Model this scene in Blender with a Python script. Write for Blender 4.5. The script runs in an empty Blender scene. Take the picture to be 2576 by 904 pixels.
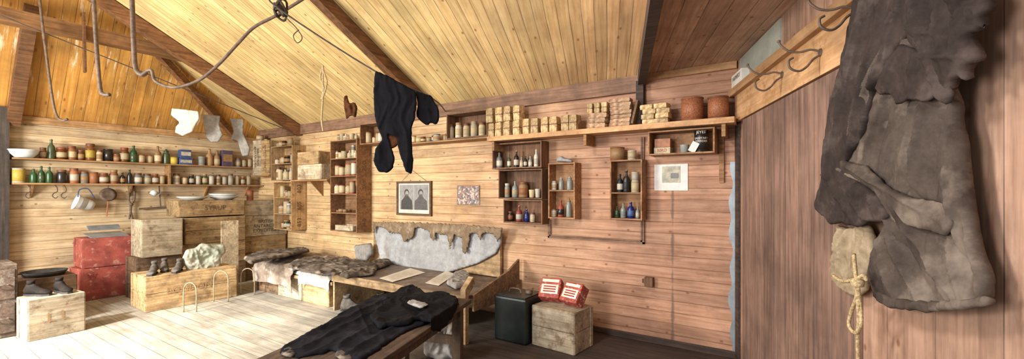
import bpy, bmesh, math, random
from mathutils import Vector, Matrix, noise
random.seed(7)
S=bpy.context.scene
F=1090.;CX=1288.;CY=480.;YAW=math.radians(33.2);H=1.45;D=4.19;XL=-8.41
sn,cs=math.sin(YAW),math.cos(YAW)
CAM=Vector((0,0,H))
# ---------- survey helpers: intersect a sight line with a real plane of the room
def ray(px,py):
    r=(px-CX)/F;u=(CY-py)/F
    return Vector((-sn+cs*r,cs+sn*r,u))
def PT(px,py,t): return CAM+ray(px,py)*t
def PY(px,py,Y):
    d=ray(px,py); return CAM+d*(Y/d.y)
def PX(px,py,X):
    d=ray(px,py); return CAM+d*(X/d.x)
def PZ(px,py,Z):
    d=ray(px,py); return CAM+d*((Z-H)/d.z)
def PP(px,py,O,N):
    d=ray(px,py); return CAM+d*((O-CAM).dot(N)/d.dot(N))
E=Vector((.3474,-.9377,0));NP=Vector((-.9377,-.3474,0));PC=Vector((-.42,D,0))
PANG=math.atan2(E.y,E.x)
def pw(s,z,off=0): return PC+E*s+NP*off+Vector((0,0,z))
def PW(px,py,off=0): return PP(px,py,PC+NP*off,NP)
X3=Vector((1,0,0));Y3=Vector((0,1,0));Z3=Vector((0,0,1))
def lin(h):
    h=h.lstrip('#');o=[]
    for i in (0,2,4):
        c=int(h[i:i+2],16)/255; o.append(c/12.92 if c<=.04045 else ((c+.055)/1.055)**2.4)
    return (o[0],o[1],o[2],1)
# ---------- node helpers
def newmat(name):
    m=bpy.data.materials.new(name);m.use_nodes=True;nt=m.node_tree
    return m,nt,nt.nodes['Principled BSDF']
def si(nt,n,i,v):
    if isinstance(v,bpy.types.NodeSocket): nt.links.new(v,n.inputs[i])
    else: n.inputs[i].default_value=v
def mth(nt,op,a,b=None,clamp=False):
    n=nt.nodes.new('ShaderNodeMath');n.operation=op;n.use_clamp=clamp
    si(nt,n,0,a)
    if b is not None: si(nt,n,1,b)
    return n.outputs[0]
def mix(nt,f,a,b,bl='MIX'):
    n=nt.nodes.new('ShaderNodeMix');n.data_type='RGBA';n.blend_type=bl
    si(nt,n,0,f);si(nt,n,6,a);si(nt,n,7,b);return n.outputs[2]
def mr(nt,v,a,b,c=0.,d=1.):
    n=nt.nodes.new('ShaderNodeMapRange');si(nt,n,0,v)
    for i,x in ((1,a),(2,b),(3,c),(4,d)): n.inputs[i].default_value=x
    return n.outputs[0]
def comb(nt,x,y,z):
    n=nt.nodes.new('ShaderNodeCombineXYZ');si(nt,n,0,x);si(nt,n,1,y);si(nt,n,2,z);return n.outputs[0]
def nz(nt,vec,sc,det=3.,rough=.55):
    n=nt.nodes.new('ShaderNodeTexNoise');nt.links.new(vec,n.inputs['Vector'])
    n.inputs['Scale'].default_value=sc;n.inputs['Detail'].default_value=det;n.inputs['Roughness'].default_value=rough
    return n.outputs['Fac']
def bump(nt,b,h,st=.3,dist=.01):
    n=nt.nodes.new('ShaderNodeBump');n.inputs['Strength'].default_value=st;n.inputs['Distance'].default_value=dist
    nt.links.new(h,n.inputs['Height']);nt.links.new(n.outputs[0],b.inputs['Normal'])
AX={'X':0,'Y':1,'Z':2}
def planks(name,base,dark,width,across,along,coord='Object',line='#2a1a10',lw=.06,grad=None,stain=.35,knots=True,stainat=None,rough=.75,white=None,smudge=0.,kg=.5):
    m,nt,b=newmat(name)
    tc=nt.nodes.new('ShaderNodeTexCoord');sp=nt.nodes.new('ShaderNodeSeparateXYZ')
    nt.links.new(tc.outputs[coord],sp.inputs[0])
    a=sp.outputs[AX[across]];l=sp.outputs[AX[along]]
    q=mth(nt,'DIVIDE',a,width);ai=mth(nt,'FLOOR',q);fr=mth(nt,'FRACT',q)
    wn=nt.nodes.new('ShaderNodeTexWhiteNoise');wn.noise_dimensions='1D';nt.links.new(ai,wn.inputs['W'])
    rnd=wn.outputs['Value']
    vec=comb(nt,mth(nt,'MULTIPLY',a,38.),mth(nt,'ADD',mth(nt,'MULTIPLY',l,2.2),mth(nt,'MULTIPLY',rnd,37.)),rnd)
    g=mr(nt,nz(nt,vec,1.,4.,.6),.3,.7)
    B=lin(base);Dk=lin(dark)
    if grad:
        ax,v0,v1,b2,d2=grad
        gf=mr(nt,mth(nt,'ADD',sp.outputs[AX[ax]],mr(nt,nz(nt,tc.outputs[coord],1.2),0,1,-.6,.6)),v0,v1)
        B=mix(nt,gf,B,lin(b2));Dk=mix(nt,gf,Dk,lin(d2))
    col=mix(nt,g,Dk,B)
    v=mr(nt,rnd,0,1,.84,1.1)
    col=mix(nt,1.,col,comb(nt,v,v,v),'MULTIPLY')
    if stain:
        st=mr(nt,nz(nt,tc.outputs[coord],1.7,5.,.65),.35,.7,1.-stain,1.08)
        col=mix(nt,1.,col,comb(nt,st,st,st),'MULTIPLY')
    if smudge:
        sm=nz(nt,comb(nt,mth(nt,'MULTIPLY',a,7.),mth(nt,'MULTIPLY',l,2.6),rnd),1.,6.,.72)
        col=mix(nt,mr(nt,sm,.54,.7,0.,smudge),col,lin('#64412a'))
    if white:
        wv=nz(nt,comb(nt,mth(nt,'MULTIPLY',a,14.),mth(nt,'MULTIPLY',l,3.),0.),1.,5.,.7)
        col=mix(nt,mr(nt,wv,.58,.68,0.,.75),col,lin(white))
    if knots:
        vo=nt.nodes.new('ShaderNodeTexVoronoi');vo.voronoi_dimensions='2D'
        kv=comb(nt,mth(nt,'MULTIPLY',a,5.5),mth(nt,'MULTIPLY',l,4.),0.)
        nt.links.new(kv,vo.inputs['Vector']);vo.inputs['Scale'].default_value=1.
        kd=mr(nt,vo.outputs['Distance'],.03,.08,.75,0.)
        gate=nt.nodes.new('ShaderNodeSeparateColor');nt.links.new(vo.outputs['Color'],gate.inputs[0])
        kd=mth(nt,'MULTIPLY',kd,mth(nt,'GREATER_THAN',gate.outputs[0],kg))
        col=mix(nt,kd,col,lin('#74441f'))
    e=mth(nt,'MINIMUM',fr,mth(nt,'SUBTRACT',1.,fr))
    ln=mr(nt,e,lw*.35,lw,1.,0.)
    brk=mr(nt,nz(nt,tc.outputs[coord],2.6,3.),.3,.65,.3,.85)
    col=mix(nt,mth(nt,'MULTIPLY',ln,brk),col,lin(line))
    if stainat is not None:
        dx=mth(nt,'ABSOLUTE',mth(nt,'SUBTRACT',sp.outputs[0],stainat))
        k=mr(nt,mth(nt,'ADD',dx,mr(nt,nz(nt,tc.outputs[coord],9.),0,1,-.02,.03)),.006,.02,.7,0.)
        zz=mr(nt,sp.outputs[2],1.45,1.5,1.,0.)
        col=mix(nt,mth(nt,'MULTIPLY',k,zz),col,lin('#5a4640'))
    nt.links.new(col,b.inputs['Base Color']);b.inputs['Roughness'].default_value=rough
    hh=mth(nt,'ADD',mth(nt,'MULTIPLY',ln,-1.),mth(nt,'MULTIPLY',g,.15))
    bump(nt,b,hh,.35,.005)
    return m
def wood(name,base,dark,along='X',stain=.4,rough=.75,fine=38.,blot=None):
    m,nt,b=newmat(name)
    tc=nt.nodes.new('ShaderNodeTexCoord');mp=nt.nodes.new('ShaderNodeMapping')
    nt.links.new(tc.outputs['Object'],mp.inputs[0])
    sc=[fine,fine,fine];sc[AX[along]]=2.2;mp.inputs['Scale'].default_value=sc
    g=mr(nt,nz(nt,mp.outputs[0],1.,4.,.6),.3,.7)
    col=mix(nt,g,lin(dark),lin(base))
    oi=nt.nodes.new('ShaderNodeObjectInfo')
    sh_=nt.nodes.new('ShaderNodeVectorMath');sh_.operation='ADD';nt.links.new(tc.outputs['Object'],sh_.inputs[0]);nt.links.new(comb(nt,mth(nt,'MULTIPLY',oi.outputs['Random'],40.),0.,0.),sh_.inputs[1])
    st=mr(nt,nz(nt,sh_.outputs[0],5.,5.,.7),.35,.68,1.-stain,1.08)
    col=mix(nt,1.,col,comb(nt,st,st,st),'MULTIPLY')
    if blot: col=mix(nt,mr(nt,nz(nt,sh_.outputs[0],8.,6.,.75),.52,.66,0.,.8),col,lin(blot))
    r=mr(nt,oi.outputs['Random'],0,1,.75,1.1)
    col=mix(nt,1.,col,comb(nt,r,r,r),'MULTIPLY')
    nt.links.new(col,b.inputs['Base Color']);b.inputs['Roughness'].default_value=rough
    bump(nt,b,g,.2,.004)
    return m
def plain(name,base,dark=None,sc=9.,rough=.6,metal=0.,bmp=.15,spots=None,trans=0.,vary=0.):
    m,nt,b=newmat(name)
    tc=nt.nodes.new('ShaderNodeTexCoord')
    n=nz(nt,tc.outputs['Object'],sc,5.,.65)
    if dark is None:
        c=lin(base);dk=(c[0]*.6,c[1]*.58,c[2]*.55,1)
    else: dk=lin(dark)
    col=mix(nt,mr(nt,n,.35,.62),dk,lin(base))
    if spots: col=mix(nt,mr(nt,nz(nt,tc.outputs['Object'],sc*2.3,4.,.7),.56,.66),col,lin(spots))
    if vary:
        oi=nt.nodes.new('ShaderNodeObjectInfo');r=mr(nt,oi.outputs['Random'],0,1,1-vary,1.08)
        col=mix(nt,1.,col,comb(nt,r,r,r),'MULTIPLY')
    nt.links.new(col,b.inputs['Base Color']);b.inputs['Roughness'].default_value=rough;b.inputs['Metallic'].default_value=metal
    if trans: b.inputs['Transmission Weight'].default_value=trans
    if bmp: bump(nt,b,n,bmp,.01)
    return m
def cloth(name,base,dark,sc=5.,spots=None,bs=.22):
    m,nt,b=newmat(name)
    tc=nt.nodes.new('ShaderNodeTexCoord')
    n=nz(nt,tc.outputs['Object'],sc,6.,.7);w=nz(nt,tc.outputs['Object'],320.,2.);n2=nz(nt,tc.outputs['Object'],38.,5.,.7)
    col=mix(nt,mr(nt,n,.3,.7),lin(dark),lin(base))
    v=mr(nt,n2,.3,.7,.88,1.1);col=mix(nt,1.,col,comb(nt,v,v,v),'MULTIPLY')
    if spots: col=mix(nt,mr(nt,nz(nt,tc.outputs['Object'],sc*1.1,5.,.65),.52,.7,0.,.75),col,lin(spots))
    nt.links.new(col,b.inputs['Base Color']);b.inputs['Roughness'].default_value=.9
    b.inputs['Specular IOR Level'].default_value=.15
    bump(nt,b,mth(nt,'ADD',w,n2),bs,.003)
    return m
# ---------- geometry
class G:
    def __init__(s): s.v=[];s.f=[];s.m=[]
    def add(s,vs,fs,mi=0):
        o=len(s.v);s.v+=[Vector(v) for v in vs];s.f+=[tuple(i+o for i in f) for f in fs];s.m+=[mi]*len(fs)
    def box(s,c,sz,R=None,base=None,mi=0):
        c=Vector(c);vs=[]
        for x in (-.5,.5):
            for y in (-.5,.5):
                for z in (-.5,.5): vs.append(c+Vector((x*sz[0],y*sz[1],z*sz[2])))
        if R is not None: vs=[R@v for v in vs]
        if base is not None: vs=[v+base for v in vs]
        s.add(vs,[(0,1,3,2),(4,6,7,5),(0,4,5,1),(2,3,7,6),(0,2,6,4),(1,5,7,3)],mi)
    def mm(s,a,b,mi=0):
        a=Vector(a);b=Vector(b);s.box((a+b)/2,[abs(b[i]-a[i]) for i in range(3)],mi=mi)
    def beam(s,a,b,w,h,up=Z3,mi=0):
        a=Vector(a);b=Vector(b);d=(b-a).normalized();sd=d.cross(up).normalized();u=sd.cross(d)
        vs=[]
        for p in (a,b):
            for i,j in ((-1,-1),(1,-1),(1,1),(-1,1)): vs.append(p+sd*i*w/2+u*j*h/2)
        s.add(vs,[(3,2,1,0),(4,5,6,7),(0,1,5,4),(1,2,6,5),(2,3,7,6),(3,0,4,7)],mi)
    def lathe(s,prof,c=(0,0,0),seg=16,mi=0,R=None):
        c=Vector(c);vs=[];fs=[];n=len(prof)
        for (r,z) in prof:
            for k in range(seg):
                a=2*math.pi*k/seg;p=Vector((r*math.cos(a),r*math.sin(a),z))
                if R is not None:p=R@p
                vs.append(c+p)
        for i in range(n-1):
            for k in range(seg):
                k2=(k+1)%seg;fs.append((i*seg+k,i*seg+k2,(i+1)*seg+k2,(i+1)*seg+k))
        s.add(vs,fs,mi)
    def tube(s,pts,r,seg=8,mi=0,sub=6,closed=False):
        P=[Vector(p) for p in pts];Q=[]
        if sub>1 and len(P)>2:
            for i in range(len(P)-1):
                p0=P[max(i-1,0)];p1=P[i];p2=P[i+1];p3=P[min(i+2,len(P)-1)]
                for k in range(sub):
                    t=k/sub
                    Q.append(.5*((2*p1)+(p2-p0)*t+(2*p0-5*p1+4*p2-p3)*t*t+(3*p1-p0-3*p2+p3)*t**3))
            Q.append(P[-1])
        else: Q=P
        vs=[];fs=[];n=len(Q);ref=None
        for i,p in enumerate(Q):
            d=(Q[min(i+1,n-1)]-Q[max(i-1,0)]).normalized()
            if ref is None: ref=d.orthogonal().normalized()
            ref=(ref-d*ref.dot(d)).normalized();b=d.cross(ref)
            for k in range(seg):
                a=2*math.pi*k/seg;vs.append(p+(ref*math.cos(a)+b*math.sin(a))*r)
        for i in range(n-1):
            for k in range(seg):
                k2=(k+1)%seg;fs.append((i*seg+k,i*seg+k2,(i+1)*seg+k2,(i+1)*seg+k))
        fs.append(tuple(range(seg))[::-1]);fs.append(tuple((n-1)*seg+k for k in range(seg)))
        s.add(vs,fs,mi)
WL={};WR={}
def mk(name,g,mat,parent=None,smooth=False,rotz=0.,bevel=0.,label=None,cat=None,group=None,kind=None,uvs=None,origin=None):
    vs=g.v
    if origin is None:
        xs=[v.x for v in vs];ys=[v.y for v in vs];zs=[v.z for v in vs]
        origin=Vector(((min(xs)+max(xs))/2,(min(ys)+max(ys))/2,min(zs)))
    else: origin=Vector(origin)
    if parent is not None: rotz=WR[parent.name]
    R=Matrix.Rotation(-rotz,3,'Z')
    me=bpy.data.meshes.new(name)
    me.from_pydata([tuple(R@(v-origin)) for v in vs],[],g.f)
    mats=mat if isinstance(mat,(list,tuple)) else [mat]
    for m_ in mats: me.materials.append(m_)
    me.polygons.foreach_set('material_index',g.m)
    if smooth: me.polygons.foreach_set('use_smooth',[True]*len(g.f))
    if uvs:
        ul=me.uv_layers.new(name='UVMap')
        for lp in me.loops: ul.data[lp.index].uv=uvs[lp.vertex_index]
    me.validate();me.update()
    o=bpy.data.objects.new(name,me);S.collection.objects.link(o)
    if parent is None:
        o.location=origin;o.rotation_euler=(0,0,rotz)
    else:
        o.parent=parent;o.location=R@(origin-WL[parent.name])
    WL[o.name]=origin;WR[o.name]=rotz
    if bevel:
        b=o.modifiers.new('bevel','BEVEL');b.width=bevel;b.segments=2;b.limit_method='ANGLE'
    if label:o['label']=label
    if cat and parent is None:o['category']=cat
    if group:o['group']=group
    if kind:o['kind']=kind
    return o
def lettering(parent,text,c,U,V,size,mat,off=.002):
    cu=bpy.data.curves.new('t','FONT');cu.body=text;cu.size=size;cu.align_x='CENTER';cu.align_y='CENTER';cu.resolution_u=2
    to=bpy.data.objects.new('t',cu);S.collection.objects.link(to)
    bpy.context.view_layer.update()
    me=bpy.data.meshes.new_from_object(to.evaluated_get(bpy.context.evaluated_depsgraph_get()))
    N=U.cross(V).normalized();c=Vector(c)
    g=G();g.add([c+U*v.co.x+V*v.co.y+N*off for v in me.vertices],[tuple(p.vertices) for p in me.polygons])
    bpy.data.objects.remove(to);bpy.data.meshes.remove(me);bpy.data.curves.remove(cu)
    if not g.f: return
    return mk('lettering',g,mat,parent=parent,label='stencilled lettering')
def inside(p,poly):
    x,y=p;c=False;n=len(poly)
    for i in range(n):
        x1,y1=poly[i];x2,y2=poly[i-1]
        if (y1>y)!=(y2>y) and x<(x2-x1)*(y-y1)/(y2-y1)+x1: c=not c
    return c
def nearest(p,poly):
    best=None;bd=1e9
    for i in range(len(poly)):
        x1,y1=poly[i-1];x2,y2=poly[i];dx=x2-x1;dy=y2-y1;L=dx*dx+dy*dy
        t=0 if L==0 else max(0,min(1,((p[0]-x1)*dx+(p[1]-y1)*dy)/L))
        q=(x1+dx*t,y1+dy*t);d=(q[0]-p[0])**2+(q[1]-p[1])**2
        if d<bd:bd=d;best=q
    return best,math.sqrt(bd)
def puff(name,pts3,O,U,V,thick,mat,back=None,step=.02,fold=.01,freq=30.,ang=0.,edge=.03,seed=0.,wob=.0,an=.3,seg=.05,sag=None,creases=(),octs=4,**kw):
    """cloth piece: outline (3D points near plane O,U,V) -> thin closed shell with creased folds"""
    N=U.cross(V).normalized();O=Vector(O)
    poly=[((p-O).dot(U),(p-O).dot(V)) for p in pts3]
    cr=[((a-O).dot(U),(a-O).dot(V),(b-O).dot(U),(b-O).dot(V),w,am) for a,b,w,am in creases]
    q=[]
    for i in range(len(poly)):
        a=poly[i];b=poly[(i+1)%len(poly)];L=math.hypot(a[0]-b[0],a[1]-b[1]);n=max(1,int(L/seg))
        for k in range(n): q.append((a[0]+(b[0]-a[0])*k/n,a[1]+(b[1]-a[1])*k/n))
    poly=q;q=[]
    for i in range(len(poly)):
        a=poly[i];b=poly[(i+1)%len(poly)]
        q.append((a[0]*.75+b[0]*.25,a[1]*.75+b[1]*.25));q.append((a[0]*.25+b[0]*.75,a[1]*.25+b[1]*.75))
    poly=q
    if wob:
        poly=[(a+wob*noise.noise(Vector((a*40,b*40,seed))),b+wob*noise.noise(Vector((a*40,b*40,seed+9)))) for a,b in poly]
    if back is None: back=thick*.4
    x0=min(p[0] for p in poly);x1=max(p[0] for p in poly);y0=min(p[1] for p in poly);y1=max(p[1] for p in poly)
    nx=int((x1-x0)/step)+2;ny=int((y1-y0)/step)+2
    cells=set()
    for i in range(nx):
        for j in range(ny):
            if inside((x0+(i+.5)*step,y0+(j+.5)*step),poly): cells.add((i,j))
    cor={}
    for (i,j) in cells:
        for a,b in ((i,j),(i+1,j),(i+1,j+1),(i,j+1)): cor[(a,b)]=cor.get((a,b),0)+1
    g=G();fi={};bi={};vs=[]
    ca,sa=math.cos(ang),math.sin(ang);s0=freq*.25
    for (i,j),cnt in cor.items():
        p=(x0+i*step,y0+j*step)
        q,d=nearest(p,poly)
        w=p[0]*ca+p[1]*sa;wv=-p[0]*sa+p[1]*ca
        w+=.35/s0*noise.noise(Vector((p[0]*5,p[1]*5,seed+20)))*2
        f=0;am=1.;s=s0
        for o_ in range(octs):
            f+=am*(1-2.6*abs(noise.noise(Vector((w*s,wv*s*an,seed+o_*11)))));am*=.5;s*=2.05
        f*=.55
        cz=0
        for ax_,ay,bx,by,cw,ca_ in cr:
            dx=bx-ax_;dy=by-ay;L=dx*dx+dy*dy;tt=max(0,min(1,((p[0]-ax_)*dx+(p[1]-ay)*dy)/L))
            nv=.012*noise.noise(Vector((tt*4,ax_*9,seed)))
            dd=math.hypot(p[0]-ax_-dx*tt,p[1]-ay-dy*tt)+nv
            cz+=ca_*math.exp(-abs(dd)/cw)*(.35+.65*math.sin(math.pi*min(1,.1+tt*.9)))
        nn=noise.noise(Vector((p[0]*4,p[1]*4,seed)))
        if cnt<4:
            off=N*(fold*.45*f)
            vs.append(O+U*q[0]+V*q[1]+off);fi[(i,j)]=bi[(i,j)]=len(vs)-1
        else:
            k=min(d/edge,1.);h=math.sqrt(max(0,1-(1-k)**2))
            vs.append(O+U*p[0]+V*p[1]+N*(thick*h*(1+.35*nn)+fold*f*(.45+.55*h)+cz*h));fi[(i,j)]=len(vs)-1
            vs.append(O+U*p[0]+V*p[1]-N*(back*h));bi[(i,j)]=len(vs)-1
    fs=[]
    for (i,j) in cells:
        c=[(i,j),(i+1,j),(i+1,j+1),(i,j+1)]
        fs.append(tuple(fi[k] for k in c));fs.append(tuple(bi[k] for k in reversed(c)))
    if sag: vs=[sag(v) for v in vs]
    g.add(vs,fs)
    return mk(name,g,mat,smooth=True,**kw)
# ---------- materials
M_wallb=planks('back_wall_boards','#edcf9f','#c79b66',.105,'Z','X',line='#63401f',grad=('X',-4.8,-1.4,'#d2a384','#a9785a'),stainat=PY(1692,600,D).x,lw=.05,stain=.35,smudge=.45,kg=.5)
M_walll=planks('left_wall_boards','#ecd6ae','#c6a276',.11,'Z','Y',line='#755330',lw=.05,stain=.35,smudge=.4,kg=.55)
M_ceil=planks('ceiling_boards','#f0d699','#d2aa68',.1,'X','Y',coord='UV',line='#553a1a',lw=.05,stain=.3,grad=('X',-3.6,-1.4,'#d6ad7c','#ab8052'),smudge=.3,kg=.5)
M_hip=planks('hip_boards','#dea650','#ba7c2e',.12,'Y','X',line='#6a401a',lw=.04,stain=.45,white='#ead9b8')
M_flat=planks('cubicle_ceiling_boards','#d4ae92','#a88468',.14,'Y','X',line='#3a2820',lw=.03,stain=.35,smudge=.4)
M_part=planks('partition_boards','#cba388','#9c765f',.26,'X','Z',line='#4a362c',lw=.012,stain=.5,smudge=.45)
M_door=planks('door_boards','#a5826f','#705548',.19,'X','Z',line='#2a1f1a',lw=.02,stain=.5,knots=False,smudge=.5)
M_upper=plain('painted_panel','#a8ab9e','#8a8e84',sc=3.)
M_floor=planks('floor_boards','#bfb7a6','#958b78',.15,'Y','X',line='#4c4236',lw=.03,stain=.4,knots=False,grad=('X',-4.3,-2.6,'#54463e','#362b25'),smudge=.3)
M_beam=wood('beam_wood','#98683e','#5e3a1e','Y',.45)
M_tie=wood('tie_beam_wood','#ac7d4f','#7a5029','Y',.4)
M_dkbeam=wood('dark_beam','#5b4538','#33261f','X',.4)
M_trim=wood('grey_trim','#ab8468','#7c5a44','X',.4)
M_rail=wood('rail_wood','#e0b282','#b88856','X',.3,blot='#9a6c42')
M_shelf=wood('shelf_wood','#c99a6a','#906839','X',.4)
M_shelfY=wood('shelf_wood_y','#c99f6e','#94693b','Y',.4)
M_crX=wood('crate_wood','#d8b988','#a07a4c','X',.5,blot='#5c4026')
M_crD=wood('crate_wood_dark','#a38260','#6a4c33','X',.55,blot='#3e2a1a')
M_crP=wood('crate_wood_pale','#e3d5b8','#b09776','X',.45,blot='#6e5438')
M_cup=wood('cupboard_wood','#c6966a','#8c5f38','X',.4,blot='#6d4a2c')
M_cupd=wood('cupboard_wood_dark','#8e6444','#5a3c26','Z',.35)
M_red=plain('red_painted_wood','#b0564a','#7c3a33',sc=6.,spots='#bd8a7a')
M_ink=plain('stencil_ink','#4a3626','#6a4f38',sc=30.,bmp=0)
M_faint=plain('faded_stencil','#8a6a48','#b08a60',sc=25.,bmp=0)
M_inkr=plain('white_ink','#eadfce','#d8cbb6',sc=20.,bmp=0)
M_fred=plain('faded_red_ink','#7a2420','#a04038',sc=25.,bmp=0)
M_redink=plain('red_ink','#b03024','#8a2a1e',bmp=0)
M_bench=wood('bench_wood','#cdac80','#987850','X',.5,blot='#5e462e')
M_benchtop=plain('bench_top','#7d6c5f','#544539',sc=6.,spots='#91806e')
M_metal=plain('grey_metal','#9aa0a4','#7c8286',rough=.45,metal=.3,sc=5.)
M_iron=plain('rusty_iron','#76604f','#4e3f36',rough=.65,metal=.1,sc=20.)
M_soot=plain('sooty_iron','#3a3430','#1f1b19',rough=.8,sc=14.)
M_wire=plain('wire','#4a3c34','#33291f',bmp=0)
M_rope=plain('rope','#d6bc8e','#8f774e',sc=90.,bmp=.6)
M_blacktin=plain('black_tin','#1c2423','#0f1413',rough=.4,sc=5.)
M_coat=cloth('windproof_gabardine','#64584e','#342b26',4.,spots='#8c7e70',bs=.12)
M_coatd=cloth('dark_gabardine','#483d38','#27201d',5.,spots='#62564f',bs=.12)
M_pale=cloth('pale_canvas','#b6a386','#75634a',9.)
M_black=cloth('black_wool','#131217','#070709',6.)
M_navy=cloth('navy_wool','#191920','#0b0b10',6.,spots='#29272c')
M_fur=cloth('reindeer_fur','#a39382','#63544a',6.,spots='#cdc5ba')
M_bagd=cloth('dark_blanket','#6c6156','#332c27',7.,spots='#9a8c79')
M_sheet=cloth('linen','#cfcac2','#9d968c',7.)
M_greyc=cloth('grey_canvas','#bfc0c1','#878685',3.,spots='#82786c')
M_torn=cloth('torn_hessian','#98846c','#634f3b',9.,spots='#b3a388')
M_sockw=cloth('sock_wool_white','#d9d2c6','#aaa294',14.)
M_sockg=cloth('sock_wool_grey','#a39e97','#77726c',14.)
M_leather=cloth('old_leather','#6b4228','#3c2416',20.)
M_paper=plain('old_paper','#e9e2d2','#cfc4ae',sc=18.,bmp=0)
M_wrap=plain('parchment_wrap','#dcc08c','#9c7746',sc=30.,vary=.3)
M_wrap2=plain('stained_wrap','#c9a680','#845a3c',sc=30.,vary=.35)
M_card=plain('white_card','#e6e2da','#d2ccc0',bmp=0)
M_enam=plain('white_enamel','#e6e8e6','#c4c8c8',rough=.25,sc=6.,bmp=0)
HEX={'white':'#dcd3bf','cream':'#d8c49a','brown':'#7a4a2a','amber':'#9c6028','green':'#3f6e3c','olive':'#5a6a42','clear':'#b9beb4','dark':'#2c2522','red':'#9c4332','yellow':'#d8bb4c','blue':'#4a6296','rust':'#8c5538','orange':'#bd784a','grey':'#8d8f8c','black':'#151517','tan':'#b48c5e','cobalt':'#23389a'}
CM={}
def cm(c):
    if c not in CM: CM[c]=plain('glaze_'+c,HEX[c],sc=26.,rough=.3 if c in('green','clear','dark','amber','cobalt','olive') else .55,bmp=.05,trans=.35 if c in('green','clear','amber','cobalt','olive') else 0,vary=.4,spots='#8c6f50' if c in ('white','cream','red','orange','yellow','tan') else None)
    return CM[c]
# ---------- structure
def slab(name,g,mat,**k): return mk(name,g,mat,kind='structure',**k)
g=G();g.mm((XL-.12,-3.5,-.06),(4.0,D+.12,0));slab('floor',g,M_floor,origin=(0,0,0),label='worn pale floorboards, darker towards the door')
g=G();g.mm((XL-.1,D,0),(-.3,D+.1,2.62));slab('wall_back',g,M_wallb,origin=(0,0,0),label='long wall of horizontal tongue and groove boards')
g=G();g.mm((XL-.1,-1.2,0),(XL,D,2.45));slab('wall_left',g,M_walll,origin=(0,0,0),label='end wall of horizontal pale boards')
g=G()
a=[pw(-.02,0),pw(4.6,0),pw(4.6,0,-.1),pw(-.02,0,-.1)]
g.add(a+[v+Z3*2.56 for v in a],[(0,1,2,3),(4,7,6,5),(0,4,5,1),(1,5,6,2),(2,6,7,3),(3,7,4,0)])
slab('wall_right',g,M_part,rotz=PANG,origin=pw(0,0),label='partition of wide vertical boards')
def sh(x): return 0 if x<-4 else .45*min(1.,(x+4)/2.8)
TA=.545
g=G();uv=[];cols=[XL-.35+i*.25 for i in range(int((-1.2-XL+.35)/.25)+1)]+[-1.2]
rows=[D+.05,3.4,2.6,1.8,1.0,.2]
for x in cols:
    for y in rows:
        g.v.append(Vector((x+sh(x)*(D-y),y,2.54+TA*(D-y))));uv.append((x,D-y))
n=len(rows)
for i in range(len(cols)-1):
    for j in range(n-1): g.f.append((i*n+j,(i+1)*n+j,(i+1)*n+j+1,i*n+j+1));g.m.append(0)
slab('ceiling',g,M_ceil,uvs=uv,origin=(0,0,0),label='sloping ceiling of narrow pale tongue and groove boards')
g=G();hz=lambda x:2.40+1.529*(x-XL)
g.add([(XL,-1.2,hz(XL)),(XL,D,hz(XL)),(-7.2,D,hz(-7.2)),(-7.2,-1.2,hz(-7.2))],[(0,1,2,3)])
slab('ceiling',g,M_hip,origin=(0,0,0),label='orange boarded sloping ceiling at the hut end')
g=G();a=[Vector((-1.2,D,2.56)),pw(0,2.56),pw(4.6,2.56),Vector((-1.2+.34*4.3,D-4.3,2.56))]
g.add(a+[v+Z3*.03 for v in a],[(0,1,2,3),(4,7,6,5),(0,4,5,1),(1,5,6,2),(2,6,7,3),(3,7,4,0)])
slab('ceiling',g,M_flat,rotz=PANG,origin=(0,0,2.5),label='low flat boarded ceiling over the cubicle')
g=G();a=Vector((-1.2,D,2.55));b=Vector((-1.2+.34*3.2,D-3.2,2.55));c=b+Z3*TA*3.2
g.add([a,b,c],[(0,1,2)]);slab('trim_30',g,M_flat,label='boarded infill above the cubicle beam')
ti=[0]
def trim(g,mat,label,**k):
    ti[0]+=1
    return slab('trim_%d'%ti[0],g,mat,label=label,**k)
def onroof(x,y,off): return Vector((x,y,2.54+TA*(D-y)-off))
g=G();g.beam(onroof(-7.02,D,.1),onroof(-7.25,.3,.1),.13,.15);trim(g,M_beam,'brown timber roof rafter')
g=G();g.beam(onroof(-3.96,D,.08),onroof(-3.93,.3,.08),.11,.12);trim(g,M_beam,'dark brown timber roof rafter')
g=G();g.beam((-1.24,D-.02,2.52),(-1.24+.34*3.4,D-3.4,2.52),.07,.12);trim(g,M_dkbeam,'dark edge beam of the cubicle ceiling')
g=G();g.beam(PX(598,352,XL+.06),onroof(-7.62,2.42,.1),.08,.1);trim(g,M_beam,'short hip rafter at the hut corner')
g=G();g.beam(PX(32,312,XL+.06),(-7.55,1.18,hz(-7.55)-.08),.12,.12,up=Y3);trim(g,M_beam,'brown end rafter against orange boards')
g=G();g.beam((-7.3,2.75,3.38),(-7.3,-1.2,3.38),.12,.17);trim(g,M_tie,'horizontal timber collar beam')
g=G();g.mm((XL,D-.05,2.40),(-1.25,D,2.56));trim(g,M_trim,'grey brown plate board under the ceiling')
g=G();g.mm((-1.2,D-.045,2.5),(-.42,D,2.56));trim(g,M_rail,'pale trim strip at cubicle ceiling')
g=G();p=PY(1612,250,D-.03);g.mm((p.x-.035,D-.07,2.06),(p.x+.035,D,2.5));trim(g,M_dkbeam,'dark post under beam')
g=G();g.mm((XL,-1.2,2.33),(XL+.05,D,2.42));trim(g,M_shelfY,'pale plate board on end wall')
g=G();q=[PY(1380,553,D),PY(1380,600,D),PY(1622,612,D),PY(1622,345,D)]
zb=(q[1].z+q[2].z)/2
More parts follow.
